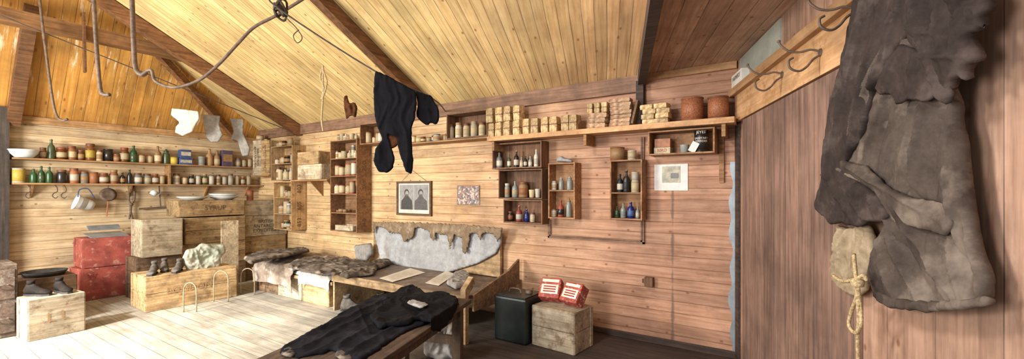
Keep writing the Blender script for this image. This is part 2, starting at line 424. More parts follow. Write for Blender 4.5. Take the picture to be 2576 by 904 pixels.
for k,(o1,th) in enumerate(((0,.018),(.022,.012))):
    g.mm((q[0].x+o1,D-.02,zb+o1),(q[0].x+o1+th,D,q[0].z));g.mm((q[0].x+o1,D-.02,zb+o1),(q[2].x-o1,D,zb+o1+th));g.mm((q[2].x-o1-th,D-.02,zb+o1),(q[2].x-o1,D,q[3].z))
trim(g,M_trim,'thin moulding strips on the board wall')
g=G();g.mm((-2.2,D-.02,0),(-.42,D,.06));slab('baseboard_back',g,M_dkbeam,bevel=.004,label='dark low skirting board')
def pbox(g,s0,s1,z0,z1,o0,o1):
    a=[pw(s0,z0,o0),pw(s1,z0,o0),pw(s1,z0,o1),pw(s0,z0,o1)]
    g.add(a+[v+Z3*(z1-z0) for v in a],[(0,1,2,3),(4,7,6,5),(0,4,5,1),(1,5,6,2),(2,6,7,3),(3,7,4,0)])
sd=lambda px,off=0:(PW(px,480,off)-PC-NP*off).dot(E)
g=G();pbox(g,sd(1868,.03),sd(2152,.03),.02,2.02,0,.03);slab('door_1',g,M_door,rotz=PANG,origin=pw(0,0),bevel=.003,label='dark brown vertical plank door')
g=G();pbox(g,.06,sd(2180,.035),2.03,2.26,0,.035);trim(g,M_rail,'pale lintel board over the door',rotz=PANG)
g=G();pbox(g,.0,4.5,2.25,2.31,0,.075);trim(g,M_rail,'pale projecting hook rail',rotz=PANG,bevel=.004)
g=G();pbox(g,.12,1.0,2.34,2.55,0,.012);trim(g,M_upper,'grey green painted panel over the rail',rotz=PANG)
g=G();pbox(g,0.0,.1,.0,2.25,0,.02);trim(g,M_dkbeam,'dark corner stud beside the door',rotz=PANG)
g=G();n=60
x1=PY(1862,500,D).x;vs=[]
for i in range(n+1):
    z=1.70*i/n;w=PY(1838,500,D).x+.012*math.sin(z*22)+.008*math.sin(z*9)
    for x,y in ((w,D-.012),(x1,D-.012),(w,D-.004),(x1,D-.004)): vs.append((x,y,z))
fs=[]
for i in range(n):
    b=i*4;fs+=[(b,b+1,b+5,b+4),(b+2,b+6,b+7,b+3),(b,b+4,b+6,b+2)]
g.add(vs,fs);trim(g,M_metal,'grey galvanised sheet with wavy edge')
g=G();g.mm((XL,.85,0),(XL+.14,1.10,2.5));trim(g,wood('grey_post','#6a5c50','#3f352d','Z',.5),'dark weathered upright post')
# ---------- furniture builders
def crate(base,w,d,h,rz,mat,label,texts=(),name='wooden_crate',open_top=False,group=None,tmat=None,size=.08,bw=.2,gap=.005):
    base=Vector(base);R=Matrix.Rotation(rz,3,'Z');g=G();t=.014
    nb=max(1,round(h/bw));bh=h/nb
    for i in range(nb):
        z=bh*(i+.5);j=lambda:random.uniform(-.002,.002)
        for sy in (-1,1): g.box((j(),sy*(d/2-t/2+j()),z),(w,t,bh-gap),R,base)
        for sx in (-1,1): g.box((sx*(w/2-t/2),0,z),(t,d-2*t,bh-gap),R,base)
    for sx in (-1,1):
        for sy in (-1,1): g.box((sx*(w/2+.004),sy*(d/2-.03),h/2),(.008,.05,h-.01),R,base)
    g.box((0,0,t/2+.002),(w-.02,d-.02,t),R,base)
    if not open_top:
        nl=max(2,round(d/.14));ld=d/nl
        for i in range(nl): g.box((0,-d/2+ld*(i+.5),h-t/2),(w+.006,ld-.004,t),R,base)
    for sx in (-1,1):
        for sy in (-1,1): g.box((sx*(w/2-t-.012),sy*(d/2-t-.01),h/2),(.02,.02,h-.03),R,base)
    o=mk(name,g,mat,rotz=rz,origin=base,bevel=.003,label=label,cat='crate',group=group)
    for (tx,face,a,z,sz) in texts:
        if face=='rv': c=base+R@Vector((w/2,a,z));lettering(o,tx,c,Z3,-(R@Y3),sz,tmat or M_ink)
        elif face=='fv': c=base+R@Vector((a,-d/2,z));lettering(o,tx,c,-Z3,R@X3,sz,tmat or M_ink,.004)
        elif face=='f': lettering(o,tx,base+R@Vector((a,-d/2,z)),R@X3,Z3,sz,tmat or M_ink,.004)
        else: lettering(o,tx,base+R@Vector((w/2,a,z)),R@Y3,Z3,sz,tmat or M_ink,.004)
    return o
def cupboard(x0,x1,z0,z1,y0,shelves,mat,label,texts=(),name='wall_cupboard',mid=None,y1=None):
    t=.014;g=G();y1=y1 or D-.001
    g.mm((x0,y0,z0),(x0+t,y1,z1));g.mm((x1-t,y0,z0),(x1,y1,z1))
    g.mm((x0+t,y0,z0),(x1-t,y1,z0+t));g.mm((x0+t,y0,z1-t),(x1-t,y1,z1));g.mm((x0+t,y1-.008,z0+t),(x1-t,y1,z1-t))
    o=mk(name,g,mat,bevel=.002,label=label,cat='cupboard')
    for z in shelves:
        g=G();g.mm((x0+t,y0+.004,z-.006),(x1-t,y1-.008,z+.006));mk('shelf',g,mat,parent=o)
    for tx,z,sz in texts: lettering(o,tx,(x1,(y0+y1)/2,z),Z3,-Y3,sz,M_ink)
    return o
UM={}
def um(name,prof,seg=18):
    g=G();g.lathe(prof,seg=seg);me=bpy.data.meshes.new(name);me.from_pydata([tuple(v) for v in g.v],[],g.f)
    me.polygons.foreach_set('use_smooth',[True]*len(g.f));me.materials.append(None);me.validate();return me
UM['jar']=um('jar',[(0,0),(.46,0),(.5,.03),(.5,.7),(.43,.79),(.4,.82),(.4,.86)])
UM['jar_lid']=um('jar_lid',[(0,.84),(.44,.84),(.45,.86),(.45,.97),(.42,1),(0,1)])
UM['jar_label']=um('jar_label',[(.5,.18),(.508,.18),(.508,.6),(.5,.6)])
UM['bottle']=um('bottle',[(0,0),(.46,0),(.5,.03),(.5,.56),(.42,.65),(.2,.74),(.16,.9),(.21,.91),(.21,.96),(0,.96)])
UM['bottle_lid']=um('bottle_cork',[(0,.95),(.13,.95),(.15,1),(0,1)])
UM['bottle_label']=um('bottle_label',[(.5,.14),(.51,.14),(.51,.46),(.5,.46)])
UM['tin']=um('tin',[(0,0),(.5,0),(.5,.03),(.48,.04),(.48,.95),(.5,.96),(.5,1),(.46,1),(.46,.975),(0,.975)],22)
UM['tin_label']=um('tin_label',[(.48,.1),(.49,.1),(.49,.9),(.48,.9)],22)
UM['glass']=um('stoppered_jar',[(0,0),(.48,0),(.5,.03),(.5,.62),(.46,.7),(.34,.75),(.34,.82),(.4,.84)])
UM['glass_lid']=um('stopper',[(0,.8),(.3,.82),(.38,.85),(.38,.88),(.16,.9),(.2,.96),(.12,1),(0,1)])
UM['cup']=um('pot',[(0,0),(.38,0),(.42,.05),(.5,.9),(.52,1),(.47,1),(.4,.2),(0,.12)])
NM={'jar':('storage_jar','jar'),'bottle':('glass_bottle','bottle'),'tin':('food_tin','tin'),'glass':('stoppered_jar','jar'),'cup':('ceramic_pot','pot')}
DESC={'jar':'lidded jar','bottle':'corked bottle','tin':'round tin','glass':'stoppered jar','cup':'small open pot'}
def item(kind,loc,w,h,col,lab=None,lid=None,where='shelf',group=None):
    nm,cat=NM[kind]
    def mkp(key,name,c,parent=None):
        o=bpy.data.objects.new(name,UM[key]);S.collection.objects.link(o)
        o.material_slots[0].link='OBJECT';o.material_slots[0].material=cm(c)
        if parent:o.parent=parent
        return o
    o=mkp(kind,nm,col);o.location=loc;o.scale=(w,w,h);o.rotation_euler=(0,0,random.random()*6)
    if lab and kind+'_label' in UM: mkp(kind+'_label','paper_label',lab,o)
    if kind+'_lid' in UM: mkp(kind+'_lid','lid',lid or 'rust',o)
    o['label']='%s %s%s on %s'%(col,DESC[kind],(' with %s label'%lab) if lab and kind!='cup' else '',where);o['category']=cat
    if group:o['group']=group
    return o
# ---------- end wall shelves
zU,zL=1.87,1.55
g=G();g.mm((XL,1.12,zU-.022),(XL+.2,4.17,zU));sh1=mk('wall_shelf',g,M_shelfY,bevel=.003,label='long upper pale wooden shelf on end wall',cat='shelf')
g=G();g.mm((XL,1.12,zL-.022),(XL+.2,4.17,zL));sh2=mk('wall_shelf',g,M_shelfY,bevel=.003,label='long lower pale wooden shelf on end wall',cat='shelf')
yd=PX(422,440,XL+.1).y
g=G();g.mm((XL,yd-.01,zL),(XL+.19,yd+.01,zU-.022));mk('divider',g,M_shelfY,parent=sh2)
for yy in (1.3,2.3,3.3,3.95):
    g=G();g.add([(XL,yy-.01,zL-.022),(XL+.15,yy-.01,zL-.022),(XL,yy-.01,zL-.2),(XL,yy+.01,zL-.022),(XL+.15,yy+.01,zL-.022),(XL,yy+.01,zL-.2)],[(0,1,2),(3,5,4),(0,3,4,1),(1,4,5,2),(2,5,3,0)])
    mk('bracket',g,M_shelfY,parent=sh2)
def shelfitem(px,wpx,top,z,spec,grp,X=XL+.11,where='the end wall shelf',jit=.025):
    X=X+random.uniform(-jit,jit)
    p=PX(px,480,X);t=(p-CAM).length/ray(px,480).length
    w=wpx*t/F*.82;base=CY-(z-H)/t*F
    h=max(.04,(base-top)*t/F)
    item(spec[0],(X,p.y,z+.001),w,h,spec[1],spec[2],spec[3],where,grp)
U_=[(108,16,372,'jar','rust','cream','rust'),(129,17,350,'bottle','olive',None,'tan'),(154,24,372,'jar','amber','cream','red'),(180,22,368,'jar','orange','cream','rust'),(203,16,378,'jar','brown','tan','rust'),(227,23,362,'jar','amber','yellow','rust'),(250,16,378,'jar','cream','tan','rust'),(272,23,376,'tin','dark','dark',None),(293,15,388,'jar','rust','tan','rust'),(313,21,372,'jar','amber','cream','red'),(336,18,366,'bottle','green','olive','tan'),(356,17,390,'tin','red','cream',None),(376,17,392,'tin','orange','cream',None),(397,18,368,'bottle','tan','cream','brown'),(418,17,376,'glass','olive',None,'olive'),(438,19,396,'tin','yellow','yellow',None),(507,18,395,'tin','white','grey',None),(527,18,375,'bottle','tan','tan','brown'),(546,16,380,'bottle','tan','cream','brown'),(598,16,398,'jar','grey','cream','rust'),(614,14,402,'tin','red','cream',None),(629,14,400,'tin','rust','cream',None)]
for s in U_: shelfitem(s[0],s[1],s[2],zU,s[3:7],'provisions on the upper end wall shelf')
L_=[(46,30,424,'tin','white','yellow',None),(84,16,425,'bottle','green',None,'green'),(104,15,418,'bottle','green','olive','green'),(124,16,420,'bottle','green',None,'olive'),(155,24,428,'jar','dark',None,'rust'),(186,22,424,'jar','orange','white','rust'),(212,20,432,'jar','grey','tan','rust'),(236,20,434,'tin','rust','orange',None),(261,22,436,'jar','brown','white','rust'),(286,20,428,'jar','rust','cream','tan'),(308,13,434,'bottle','dark','tan','tan'),(326,13,426,'bottle','dark',None,'tan'),(347,20,436,'jar','grey','white','rust'),(370,20,438,'jar','clear','cream','rust'),(391,16,438,'jar','amber','white','rust'),(408,13,442,'tin','rust','cream',None),(444,18,438,'jar','white','cream','brown'),(464,16,446,'tin','rust','cream',None),(482,14,440,'jar','dark','white','rust'),(498,14,442,'tin','grey','white',None),(515,14,438,'jar','olive','cream','tan'),(532,14,442,'tin','grey','white',None),(549,13,440,'jar','white','tan','brown'),(565,12,444,'tin','rust','white',None),(580,14,438,'jar','clear','white','rust'),(596,12,442,'tin','grey','cream',None),(611,12,444,'jar','brown','white','tan'),(626,12,442,'tin','grey','cream',None)]
for s in L_: shelfitem(s[0],s[1],s[2],zL,s[3:7],'provisions on the lower end wall shelf')
g=G();p=PX(60,480,XL+.16);g.lathe([(0,.005),(.08,0),(.12,.05),(.14,.1),(.145,.102),(.135,.09),(.11,.045),(0,.02)],(XL+.17,p.y,zU+.001),28)
mk('enamel_bowl',g,M_enam,smooth=True,label='large white enamel bowl on end wall shelf',cat='bowl')
def cart(px0,px1,top,z,X,mat,label,name='cardboard_carton',lab=None,d=.1,bot=None):
    a=PX(px0,480,X);b=PX(px1,480,X);t=(a-CAM).length/ray(px0,480).length
    zt=H+(CY-top)/F*t
    g=G();g.mm((X-d,a.y,z+.001),(X,b.y,zt));o=mk(name,g,mat,bevel=.004,label=label,cat='box')
    if lab is not None:
        g=G();dz=zt-z;g.mm((X-.001,a.y+.01,z+dz*.3),(X+.002,b.y-.01,z+dz*.75));mk('paper_label',g,lab,parent=o)
    return zt
zt=cart(452,485,398,zU,XL+.17,cm('blue'),'blue printed carton on end wall shelf',lab=cm('white'))
cart(454,482,376,zt+.001,XL+.165,cm('blue'),'smaller blue carton stacked on another',lab=cm('white'))
cart(560,586,378,zU,XL+.17,plain('plum_tin','#5b4a5e','#433648'),'dull purple square tin on shelf',lab=cm('tan'))
def wireobj(name,pts,r,mat,label,cat,**k):
    g=G();g.tube(pts,r,8);return mk(name,g,mat,smooth=True,label=label,cat=cat,**k)
for px in (70,138,160):
    q=lambda x,y:PX(px+x,y,XL+.07)
    wireobj('wire_hook',[q(-3,462),q(5,472),q(6,482),q(-3,487),q(-6,494),q(2,499),q(8,494)],.006,M_iron,'bent iron hook under the end wall shelf','hook',group='iron hooks under the shelf')
# enamel ladle-jug: shallow tilted vessel
c=PX(206,505,XL+.14);R=Matrix.Rotation(math.radians(70),3,'X')
g=G();g.lathe([(0,0),(.05,0),(.07,.04),(.082,.12),(.105,.19),(.11,.2),(.1,.19),(.065,.03),(0,.02)],c+Vector((0,.12,-.08)),22,R=R)
j=mk('enamel_jug',g,M_enam,smooth=True,label='white enamel jug hanging tilted below shelf',cat='jug')
wj=[PX(x,y,XL+.14) for x,y in ((196,496),(200,478),(222,476),(238,500))]
g=G();g.tube(wj,.007);mk('handle',g,cm('blue'),parent=j,smooth=True)
c=PX(272,490,XL+.1);R=Matrix.Rotation(math.radians(80),3,'Y')
g=G();g.lathe([(0,-.02),(.06,-.016),(.095,0),(.098,.002),(.06,-.010),(0,-.014)],c,22,R=R)
j=mk('skimmer',g,M_iron,smooth=True,label='round brown metal skimmer hanging on wall',cat='utensil')
g=G();g.tube([c+Vector((0,0,-.09)),PX(268,545,XL+.09)],.008);mk('handle',g,cm('orange'),parent=j)
g=G();g.tube([c+Vector((0,0,.09)),PX(273,462,XL+.1)],.005);mk('hanging_loop',g,M_iron,parent=j)
q=lambda x,y:PX(x,y,XL+.05)
g=G();g.tube([q(328,462),q(324,500),q(330,520),q(325,552)],.012);g.tube([q(336,462),q(338,500),q(328,522),q(334,552)],.012);g.lathe([(0,0),(.024,0),(.024,.015),(0,.015)],q(330,515),12,R=Matrix.Rotation(1.57,3,'Y'))
mk('iron_tongs',g,M_iron,smooth=True,label='rusty iron tongs hanging under shelf',cat='tongs')
c=q(378,484);g=G();g.lathe([(0,0),(.04,0),(.048,.07),(.052,.072),(.042,.01),(0,.01)],c+Vector((.07,0,-.04)),20,R=Matrix.Rotation(-.7,3,'X'))
j=mk('enamel_mug',g,M_enam,smooth=True,label='white enamel mug hanging below shelf',cat='mug')
g=G();g.tube([c+Vector((.07,.06,.0)),c+Vector((.07,.11,.0)),c+Vector((.07,.08,-.05))],.006);mk('handle',g,M_enam,parent=j,smooth=True)
g=G();g.beam(q(350,526),q(448,519),.012,.028);g.tube([q(400,465),q(404,520)],.008);mk('hand_saw',g,M_iron,label='thin iron bar tool on board wall',cat='tool')
# ---------- left floor things
R90=math.pi/2
crate((-8.0,1.93,0),.60,.42,.42,R90+.05,M_red,'faded red painted wooden case on the floor',texts=[('W','f',-.19,.31,.10)],name='red_case',tmat=M_fred,bw=.5)
crate((-8.0,1.96,.425),.58,.42,.39,R90,M_red,'faded red wooden case stacked on another',name='red_case',bw=.5)
g=G();R=Matrix.Rotation(.10,3,'Y');b=Vector((-8.02,1.95,.815));g.box((0,0,.025),(.38,.40,.012),R,b);g.box((-.14,0,.06),(.12,.34,.012),Matrix.Rotation(.5,3,'Y'),b)
mk('metal_tray',g,M_metal,bevel=.004,label='bent grey metal lid on the red cases',cat='lid')
crate((-6.30,1.12,0),.40,.30,.40,R90+.1,M_crP,'small pale wooden box on the floor',texts=[('L L','f',0,.2,.13)],tmat=M_faint,bw=.4)
crate((-7.35,1.24,0),.46,.45,.46,R90,M_crD,'dark stained crate by the end wall')
g=G();g.lathe([(0,0),(.17,0),(.19,.05),(.2,.055),(.17,.01),(0,.01)],(-7.33,1.24,.462),26)
j=mk('frying_pan',g,M_soot,smooth=True,label='dark round pan on dark crate',cat='pan')
g=G();g.beam((-7.28,1.06,.51),(-7.16,.85,.54),.03,.012);mk('handle',g,M_soot,parent=j)
M_brn=wood('drawer_wood','#7c6654','#4c3b2e','X',.4,blot='#a09588')
g=G();g.mm((-7.0,.2,0),(-6.50,.92,.72));j=mk('drawer_cabinet',g,M_brn,bevel=.008,label='worn brown drawer cabinet beside the post',cat='cabinet')
for z0,z1 in ((.05,.34),(.38,.67)):
    g=G();g.mm((-6.502,.26,z0),(-6.488,.90,z1));dr=mk('drawer',g,M_brn,parent=j,bevel=.004)
    g=G();g.tube([(-6.49,.78,(z0+z1)/2),(-6.46,.78,(z0+z1)/2),(-6.46,.85,(z0+z1)/2),(-6.49,.85,(z0+z1)/2)],.006);mk('handle',g,M_iron,parent=dr)
crate((-6.70,2.42,0),.98,.55,.42,R90-.03,M_crX,'large stained packing case on the floor',texts=[('LONDON','f',-.05,.22,.11)],name='packing_case',tmat=M_faint)
def shoe(base,rz,L,mat,label):
    R=Matrix.Rotation(rz,3,'Z');base=Vector(base)
    sec=[(-.5,.10,.30),(-.42,.15,.46),(-.25,.16,.50),(-.10,.15,.38),(.08,.16,.26),(.3,.19,.2),(.43,.15,.15),(.5,.06,.08)]
    g=G();vs=[];seg=14
    for x,w,h in sec:
        for k in range(seg):
            a=2*math.pi*k/seg
            p=base+R@Vector((x*L,w*L*math.cos(a)*(1-.25*max(0,math.sin(a))),h*L*(.5+.5*math.sin(a))+.012))
            vs.append(p+.006*noise.noise_vector(p*22))
    fs=[]
    for i in range(len(sec)-1):
        for k in range(seg):
            k2=(k+1)%seg;fs.append((i*seg+k,(i+1)*seg+k,(i+1)*seg+k2,i*seg+k2))
    fs.append(tuple(range(seg)));fs.append(tuple((len(sec)-1)*seg+k for k in range(seg))[::-1])
    g.add(vs,fs);o=mk('leather_boot',g,mat,smooth=True,rotz=rz,label=label,cat='boot',origin=base)
    g=G();pr=[(-.5,.09),(-.3,.14),(0,.12),(.3,.17),(.5,.06)]
    up=[base+R@Vector((x*L*1.02,w*L*1.1,0)) for x,w in pr]+[base+R@Vector((x*L*1.02,-w*L*1.1,0)) for x,w in reversed(pr)]
    n=len(up);g.add(up+[v+Z3*.016 for v in up],[tuple(range(n))[::-1],tuple(range(n,2*n))]+[(i,(i+1)%n,(i+1)%n+n,i+n) for i in range(n)]);mk('sole',g,M_soot,parent=o)
    g=G();g.lathe([(.07*L,.0),(.12*L,0),(.13*L,.02),(.12*L,.04),(.09*L,.03),(.07*L,.0)],base+R@Vector((-.3*L,0,.48*L)),14);mk('collar',g,mat,parent=o,smooth=True)
    return o
M_boot=cloth('grey_boot_leather','#6d655d','#3d3731',14.)
M_bootd=cloth('black_boot_leather','#2c2622','#171310',14.)
for i,(x,y,r) in enumerate(((-6.58,2.03,-.5),(-6.74,2.20,-.3),(-6.54,2.27,-.6))):
    shoe((x,y,.422),r,.25,M_boot,'worn grey leather boot on the packing case')
for i,(x,y,r) in enumerate(((-6.33,1.03,.6),(-6.30,1.20,.2))):
    shoe((x,y,.402),r,.24,M_bootd,'blackened leather boot on small pale box')
pts=[PX(x,y,-6.62) for x,y in ((458,650),(468,628),(492,624),(505,612),(540,616),(562,614),(568,634),(552,650),(556,678),(500,686),(470,682),(462,664))]
puff('canvas_bag',pts,(-6.62,2.62,.6),Y3,Z3,.05,cloth('bag_cloth','#c2bfae','#7f8a78',6.,spots='#8a7a68'),back=.05,step=.01,fold=.035,freq=36,ang=.6,an=.8,edge=.06,octs=3,label='crumpled pale canvas bag lying on packing case',cat='bag')
crate((-7.42,2.30,0),.48,.42,.56,R90,M_crD,'old upright crate behind the packing case')
crate((-7.36,2.32,.562),.44,.40,.50,R90,M_crP,'pale wooden case with faint stencil',bw=.6)
crate((-7.55,3.01,.0),.88,.46,.34,R90,M_crD,'dark crate at base of stack')
crate((-7.55,3.01,.342),.86,.46,.33,R90,M_crX,'stained crate in stack')
crate((-7.53,3.03,.674),.80,.46,.38,R90,M_crX,'stained long case in stack')
crate((-7.53,2.99,1.07),.86,.46,.235,R90,M_crX,'long low case stencilled with a word',texts=[('SYRUP','f',.02,.12,.10)],bw=.3)
for i,(y,w) in enumerate(((2.80,.19),(3.22,.2))):
    g=G();g.lathe([(0,0),(.11,0),(.17,.03),(.2,.05),(.203,.055),(.165,.035),(.1,.012),(0,.01)],(-7.52,y,1.307),28)
    if i==1:g.lathe([(.0,.02),(.11,.02),(.17,.05),(.2,.07),(.203,.075),(.165,.055),(0,.03)],(-7.52,y,1.327),28)
    mk('enamel_dish',g,M_enam,smooth=True,label='white enamel dish on the long case',cat='dish',group='enamel dishes on the case')
g=G();p0=PX(557,557,-6.97);g.mm((-6.99,PX(557,600,-6.97).y,.0),(-6.97,PX(600,600,-6.97).y,p0.z));mk('loose_board',g,M_crP,label='pale upright board leaning on crates',cat='board')
z=0
for h,txt,w,m_ in ((.44,'',.70,M_crD),(.26,'',.68,M_crX),(.34,'BRITISH\nANTARCTIC\nEXPEDITION',.70,M_crP),(.25,'',.62,M_crP)):
    crate((-7.62,3.465+w/2,z),w,.42,h-.002,R90,m_,'stained expedition crate in the corner stack',texts=[(txt,'f',0,h*.48,.075)] if txt else [],bw=.35)
    z+=h
item('tin',(-7.5,3.6,1.292),.1,.16,'red','orange',None,'corner crates')
g=G();g.mm((-8.15,3.93,1.70),(-7.56,D,1.72));mk('corner_shelf',g,M_shelf,label='small plank shelf in the corner',cat='shelf')
crate((-7.985,4.06,1.722),.28,.23,.62,0,M_crP,'upright crate stencilled with lettering by corner',texts=[('BRITISH','fv',.04,.32,.09),('ANTARCTIC','fv',-.05,.32,.07)],bw=.7)
crate((-7.695,4.06,1.722),.25,.23,.60,0,M_crX,'upright stained crate beside another on corner shelf',texts=[('EXPEDITION','fv',.0,.32,.07)],bw=.7)
item('tin',(-7.98,4.0,2.345),.12,.09,'rust','cream',None,'corner crate')
# ---------- shelf units on the back wall
yA=3.95
def unit(x0,x1,z0,z1,y0,zs,side,label,mat=M_cup):
    return cupboard(x0,x1,z0,z1,y0,zs,mat,label,texts=side)
M_cupL=wood('case_side_wood','#dcb888','#ab8250','Z',.4,blot='#7a5632')
unit(-7.52,-6.87,1.62,2.2,yA,[1.9],[('708',2.05,.1)],'open stacked box shelves by the corner',M_cupL)
unit(-7.38,-6.84,.80,1.60,yA-.03,[1.06,1.33],[('803',1.48,.1),('605',1.2,.1),('853',.93,.1)],'open lower box shelves made from cases',M_cupL)
unit(-5.82,-5.20,.85,2.19,3.93,[1.12,1.40,1.66,1.92],[('750',1.80,.1),('391',1.27,.1),('350',1.53,.09),('310',.98,.09)],'tall open box shelves crowded with tins')
def fill(x0,x1,z,y,wr,hr,specs,where,grp,gap=.006):
    x=x0+.02;k=random.randint(0,3)
    while True:
        w=random.uniform(wr[0]*.8,wr[1]*1.05)
        if x+w>x1-.01: break
        s=specs[k%len(specs)];k+=random.randint(1,3)
        item(s[0],(x+w/2,y+random.uniform(-.03,.03),z+.001),w*.97,random.uniform(hr[0]*.7,hr[1]*1.05),s[1],s[2],s[3],where,grp)
        x+=w+gap
RT=[('tin','red','cream',None),('tin','rust','white',None),('jar','white','cream','rust'),('tin','orange','cream',None),('jar','dark','tan','rust')]
WT=[('bottle','white','cream','tan'),('jar','white','tan','rust'),('tin','white','cream',None),('jar','clear','cream','white'),('cup','cream',None,None)]
MT=[('jar','amber','cream','rust'),('tin','red','cream',None),('jar','olive','white','tan'),('tin','yellow','cream',None),('jar','white','tan','grey'),('bottle','dark','cream','tan')]
yy=4.04
W='corner box shelves'
fill(-7.52,-6.89,2.202,yy,(.08,.11),(.09,.13),RT,W,'tins on top of corner shelves')
fill(-7.50,-6.89,1.907,yy,(.09,.12),(.12,.19),RT,W,'tins in corner shelves')
fill(-7.50,-6.89,1.635,yy,(.08,.1),(.16,.22),WT,W,'white jars in corner shelves')
fill(-7.36,-6.86,1.337,yy-.02,(.08,.11),(.13,.2),MT,W,'jars in lower corner shelves')
fill(-7.36,-6.86,1.067,yy-.02,(.08,.12),(.13,.19),WT+MT,W,'jars in lower corner shelves')
fill(-7.36,-6.86,.815,yy-.02,(.08,.11),(.12,.18),MT,W,'jars in lower corner shelves')
W='tall box shelves'
fill(-5.80,-5.22,1.927,yy-.03,(.07,.09),(.12,.18),WT,W,'pots on the tall shelves')
fill(-5.80,-5.22,1.667,yy-.03,(.09,.11),(.17,.2),RT[:2]+[('tin','green','cream',None)],W,'tins on the tall shelves')
fill(-5.80,-5.22,1.407,yy-.03,(.09,.11),(.13,.19),RT,W,'tins on the tall shelves')
fill(-5.80,-5.5,1.127,yy-.03,(.07,.09),(.04,.06),[('tin','grey','tan',None)],W,'small tins on the tall shelves')
fill(-5.80,-5.22,2.192,yy-.03,(.07,.09),(.08,.12),WT,W,'pots above the tall shelves')
crate((-5.5,4.03,.866),.4,.2,.08,0,M_crP,'shallow tray box on lowest shelf',open_top=True,name='tray')
g=G();g.mm((-6.84,3.9,1.60),(-5.86,D,1.62));o=mk('bracket_shelf',g,M_shelf,bevel=.002,label='plank shelf between box shelves',cat='shelf')
for x in (-6.4,-5.95):
    g=G();g.add([(x,D,1.6),(x,3.95,1.6),(x,D,1.36),(x+.02,D,1.6),(x+.02,3.95,1.6),(x+.02,D,1.36)],[(0,1,2),(3,5,4),(0,3,4,1),(1,4,5,2),(2,5,3,0)]);mk('bracket',g,M_shelf,parent=o)
crate((-6.3,4.03,1.621),.62,.28,.235,0,M_crP,'pale wooden case on bracket shelf')
crate((-6.36,4.04,1.858),.56,.27,.2,0,M_crX,'pale wooden case stacked on bracket shelf')
# ---------- high box and shelf over the settle
unit(-5.16,-4.45,2.10,2.39,3.95,[],[],'open box fixed high under the ceiling plate')
fill(-5.12,-4.5,2.115,4.05,(.08,.1),(.12,.16),RT,'high box','tins in the high box')
g=G();g.mm((-4.4,3.98,2.05),(-2.93,D,2.07));mk('wall_shelf',g,M_shelf,bevel=.002,label='thin plank shelf above the picture wall',cat='shelf')
fill(-4.35,-3.55,2.071,4.06,(.06,.1),(.05,.1),MT,'thin plank shelf','small pots on the thin shelf')
xa=PY(1123,480,3.97).x;xb=PY(1226,480,3.97).x
unit(xa,xb,2.072,2.38,3.97,[],[],'open wooden box on the plank shelf',M_cupd)
for px,c,l in ((1134,'white','rust'),(1154,'white','tan'),(1174,'cream','rust'),(1193,'white','cream'),(1213,'cream','rust')):
    p=PY(px,480,4.06);item('jar',(p.x,4.06,2.087),.085,.16+random.random()*.03,c,'cream',l,'boxed shelf','white jars in the wall box')
xs0=PY(1226,480,3.94).x;xs1=PY(1848,480,3.94).x
g=G();g.mm((xs0,3.93,2.005),(xs1,D-.05,2.055));o=mk('long_shelf',g,M_rail,bevel=.003,label='long thick wooden shelf with packages',cat='shelf')
for x in (xs0+.05,-1.75,xs1-.1):
    g=G();g.mm((x,3.96,1.9),(x+.03,D,2.005));mk('bracket',g,M_shelf,parent=o)
ZS=2.056
def pack(x,y,z,w,d,h,mat,label,rz=0.,grp=None,lab=True,name='wrapped_package'):
    g=G();R=Matrix.Rotation(rz,3,'Z');b=Vector((x,y,z))
    bm=bmesh.new();bmesh.ops.create_cube(bm,size=1.);bmesh.ops.subdivide_edges(bm,edges=bm.edges[:],cuts=3,use_grid_fill=True)
    vs=[]
    for v in bm.verts:
        c=v.co.copy();q=Vector((abs(c.x)*2,abs(c.y)*2,abs(c.z)*2));n=sum(1 for k in q if k>.99)
        s=1.-(.0 if n<2 else .05 if n==2 else .09)
        c=c*s;c+=.05*noise.noise_vector(c*3+b*7)
        if c.z<-.42:c.z=-.5
        vs.append(b+R@Vector((c.x*w,c.y*d,(c.z+.5)*h)))
    g.add(vs,[tuple(v.index for v in f.verts) for f in bm.faces]);bm.free()
    o=mk(name,g,mat,rotz=rz,origin=b,label=label,cat='package',group=grp)
    if lab:
        g=G();g.box((0,0,h*.5),(w*.99,d*1.03,h*.05),R,b);mk('string_band',g,cm('brown'),parent=o)
    return o
def XA(px,Y=4.02): return PY(px,480,Y).x
gp='wrapped packages on the long shelf'
for c in (1239,1259,1282,1305):
    for k in range(2):
        pack(XA(c)+random.uniform(-.004,.004),4.02+random.uniform(-.02,.02),ZS+k*.165,.086,.11,.163,M_wrap,'parchment wrapped package standing on long shelf',random.uniform(-.12,.12),gp)
for c in (1329,1349,1375,1396,1426,1447):
    pack(XA(c),4.02,ZS,.084,.11,.155+.02*random.random(),M_wrap,'single parchment package on the long shelf',random.uniform(-.12,.12),gp)
def stack(px0,px1,n,h,mat,label,split=1,grp='flat wrapped bars on the long shelf'):
    x0=XA(px0);x1=XA(px1);w=(x1-x0)/split
    for k in range(n):
        for s in range(split):
            pack(x0+w*(s+.5)+random.uniform(-.012,.012),4.02+random.uniform(-.01,.01),ZS+k*h,w*.97,.12,h-.001,mat,label,random.uniform(-.1,.1),grp,lab=False,name='wrapped_bar')
stack(1480,1530,3,.05,M_wrap2,'flat stained wrapped bar in stack')
for k in range(2):
    for s in range(3): pack(XA(1488+s*18),4.02,ZS+.151+k*.05,.055,.1,.048,M_wrap,'small wrapped bar in upper stack',0,'flat wrapped bars on the long shelf',lab=False,name='wrapped_bar')
stack(1537,1592,7,.038,M_wrap2,'thin stained wrapped bar in stack')
g=G();g.beam((XA(1598),3.96,ZS+.003),(XA(1608),4.0,ZS+.22),.09,.02,up=X3);mk('small_board',g,M_crD,label='small brown board leaning between stacks',cat='board')
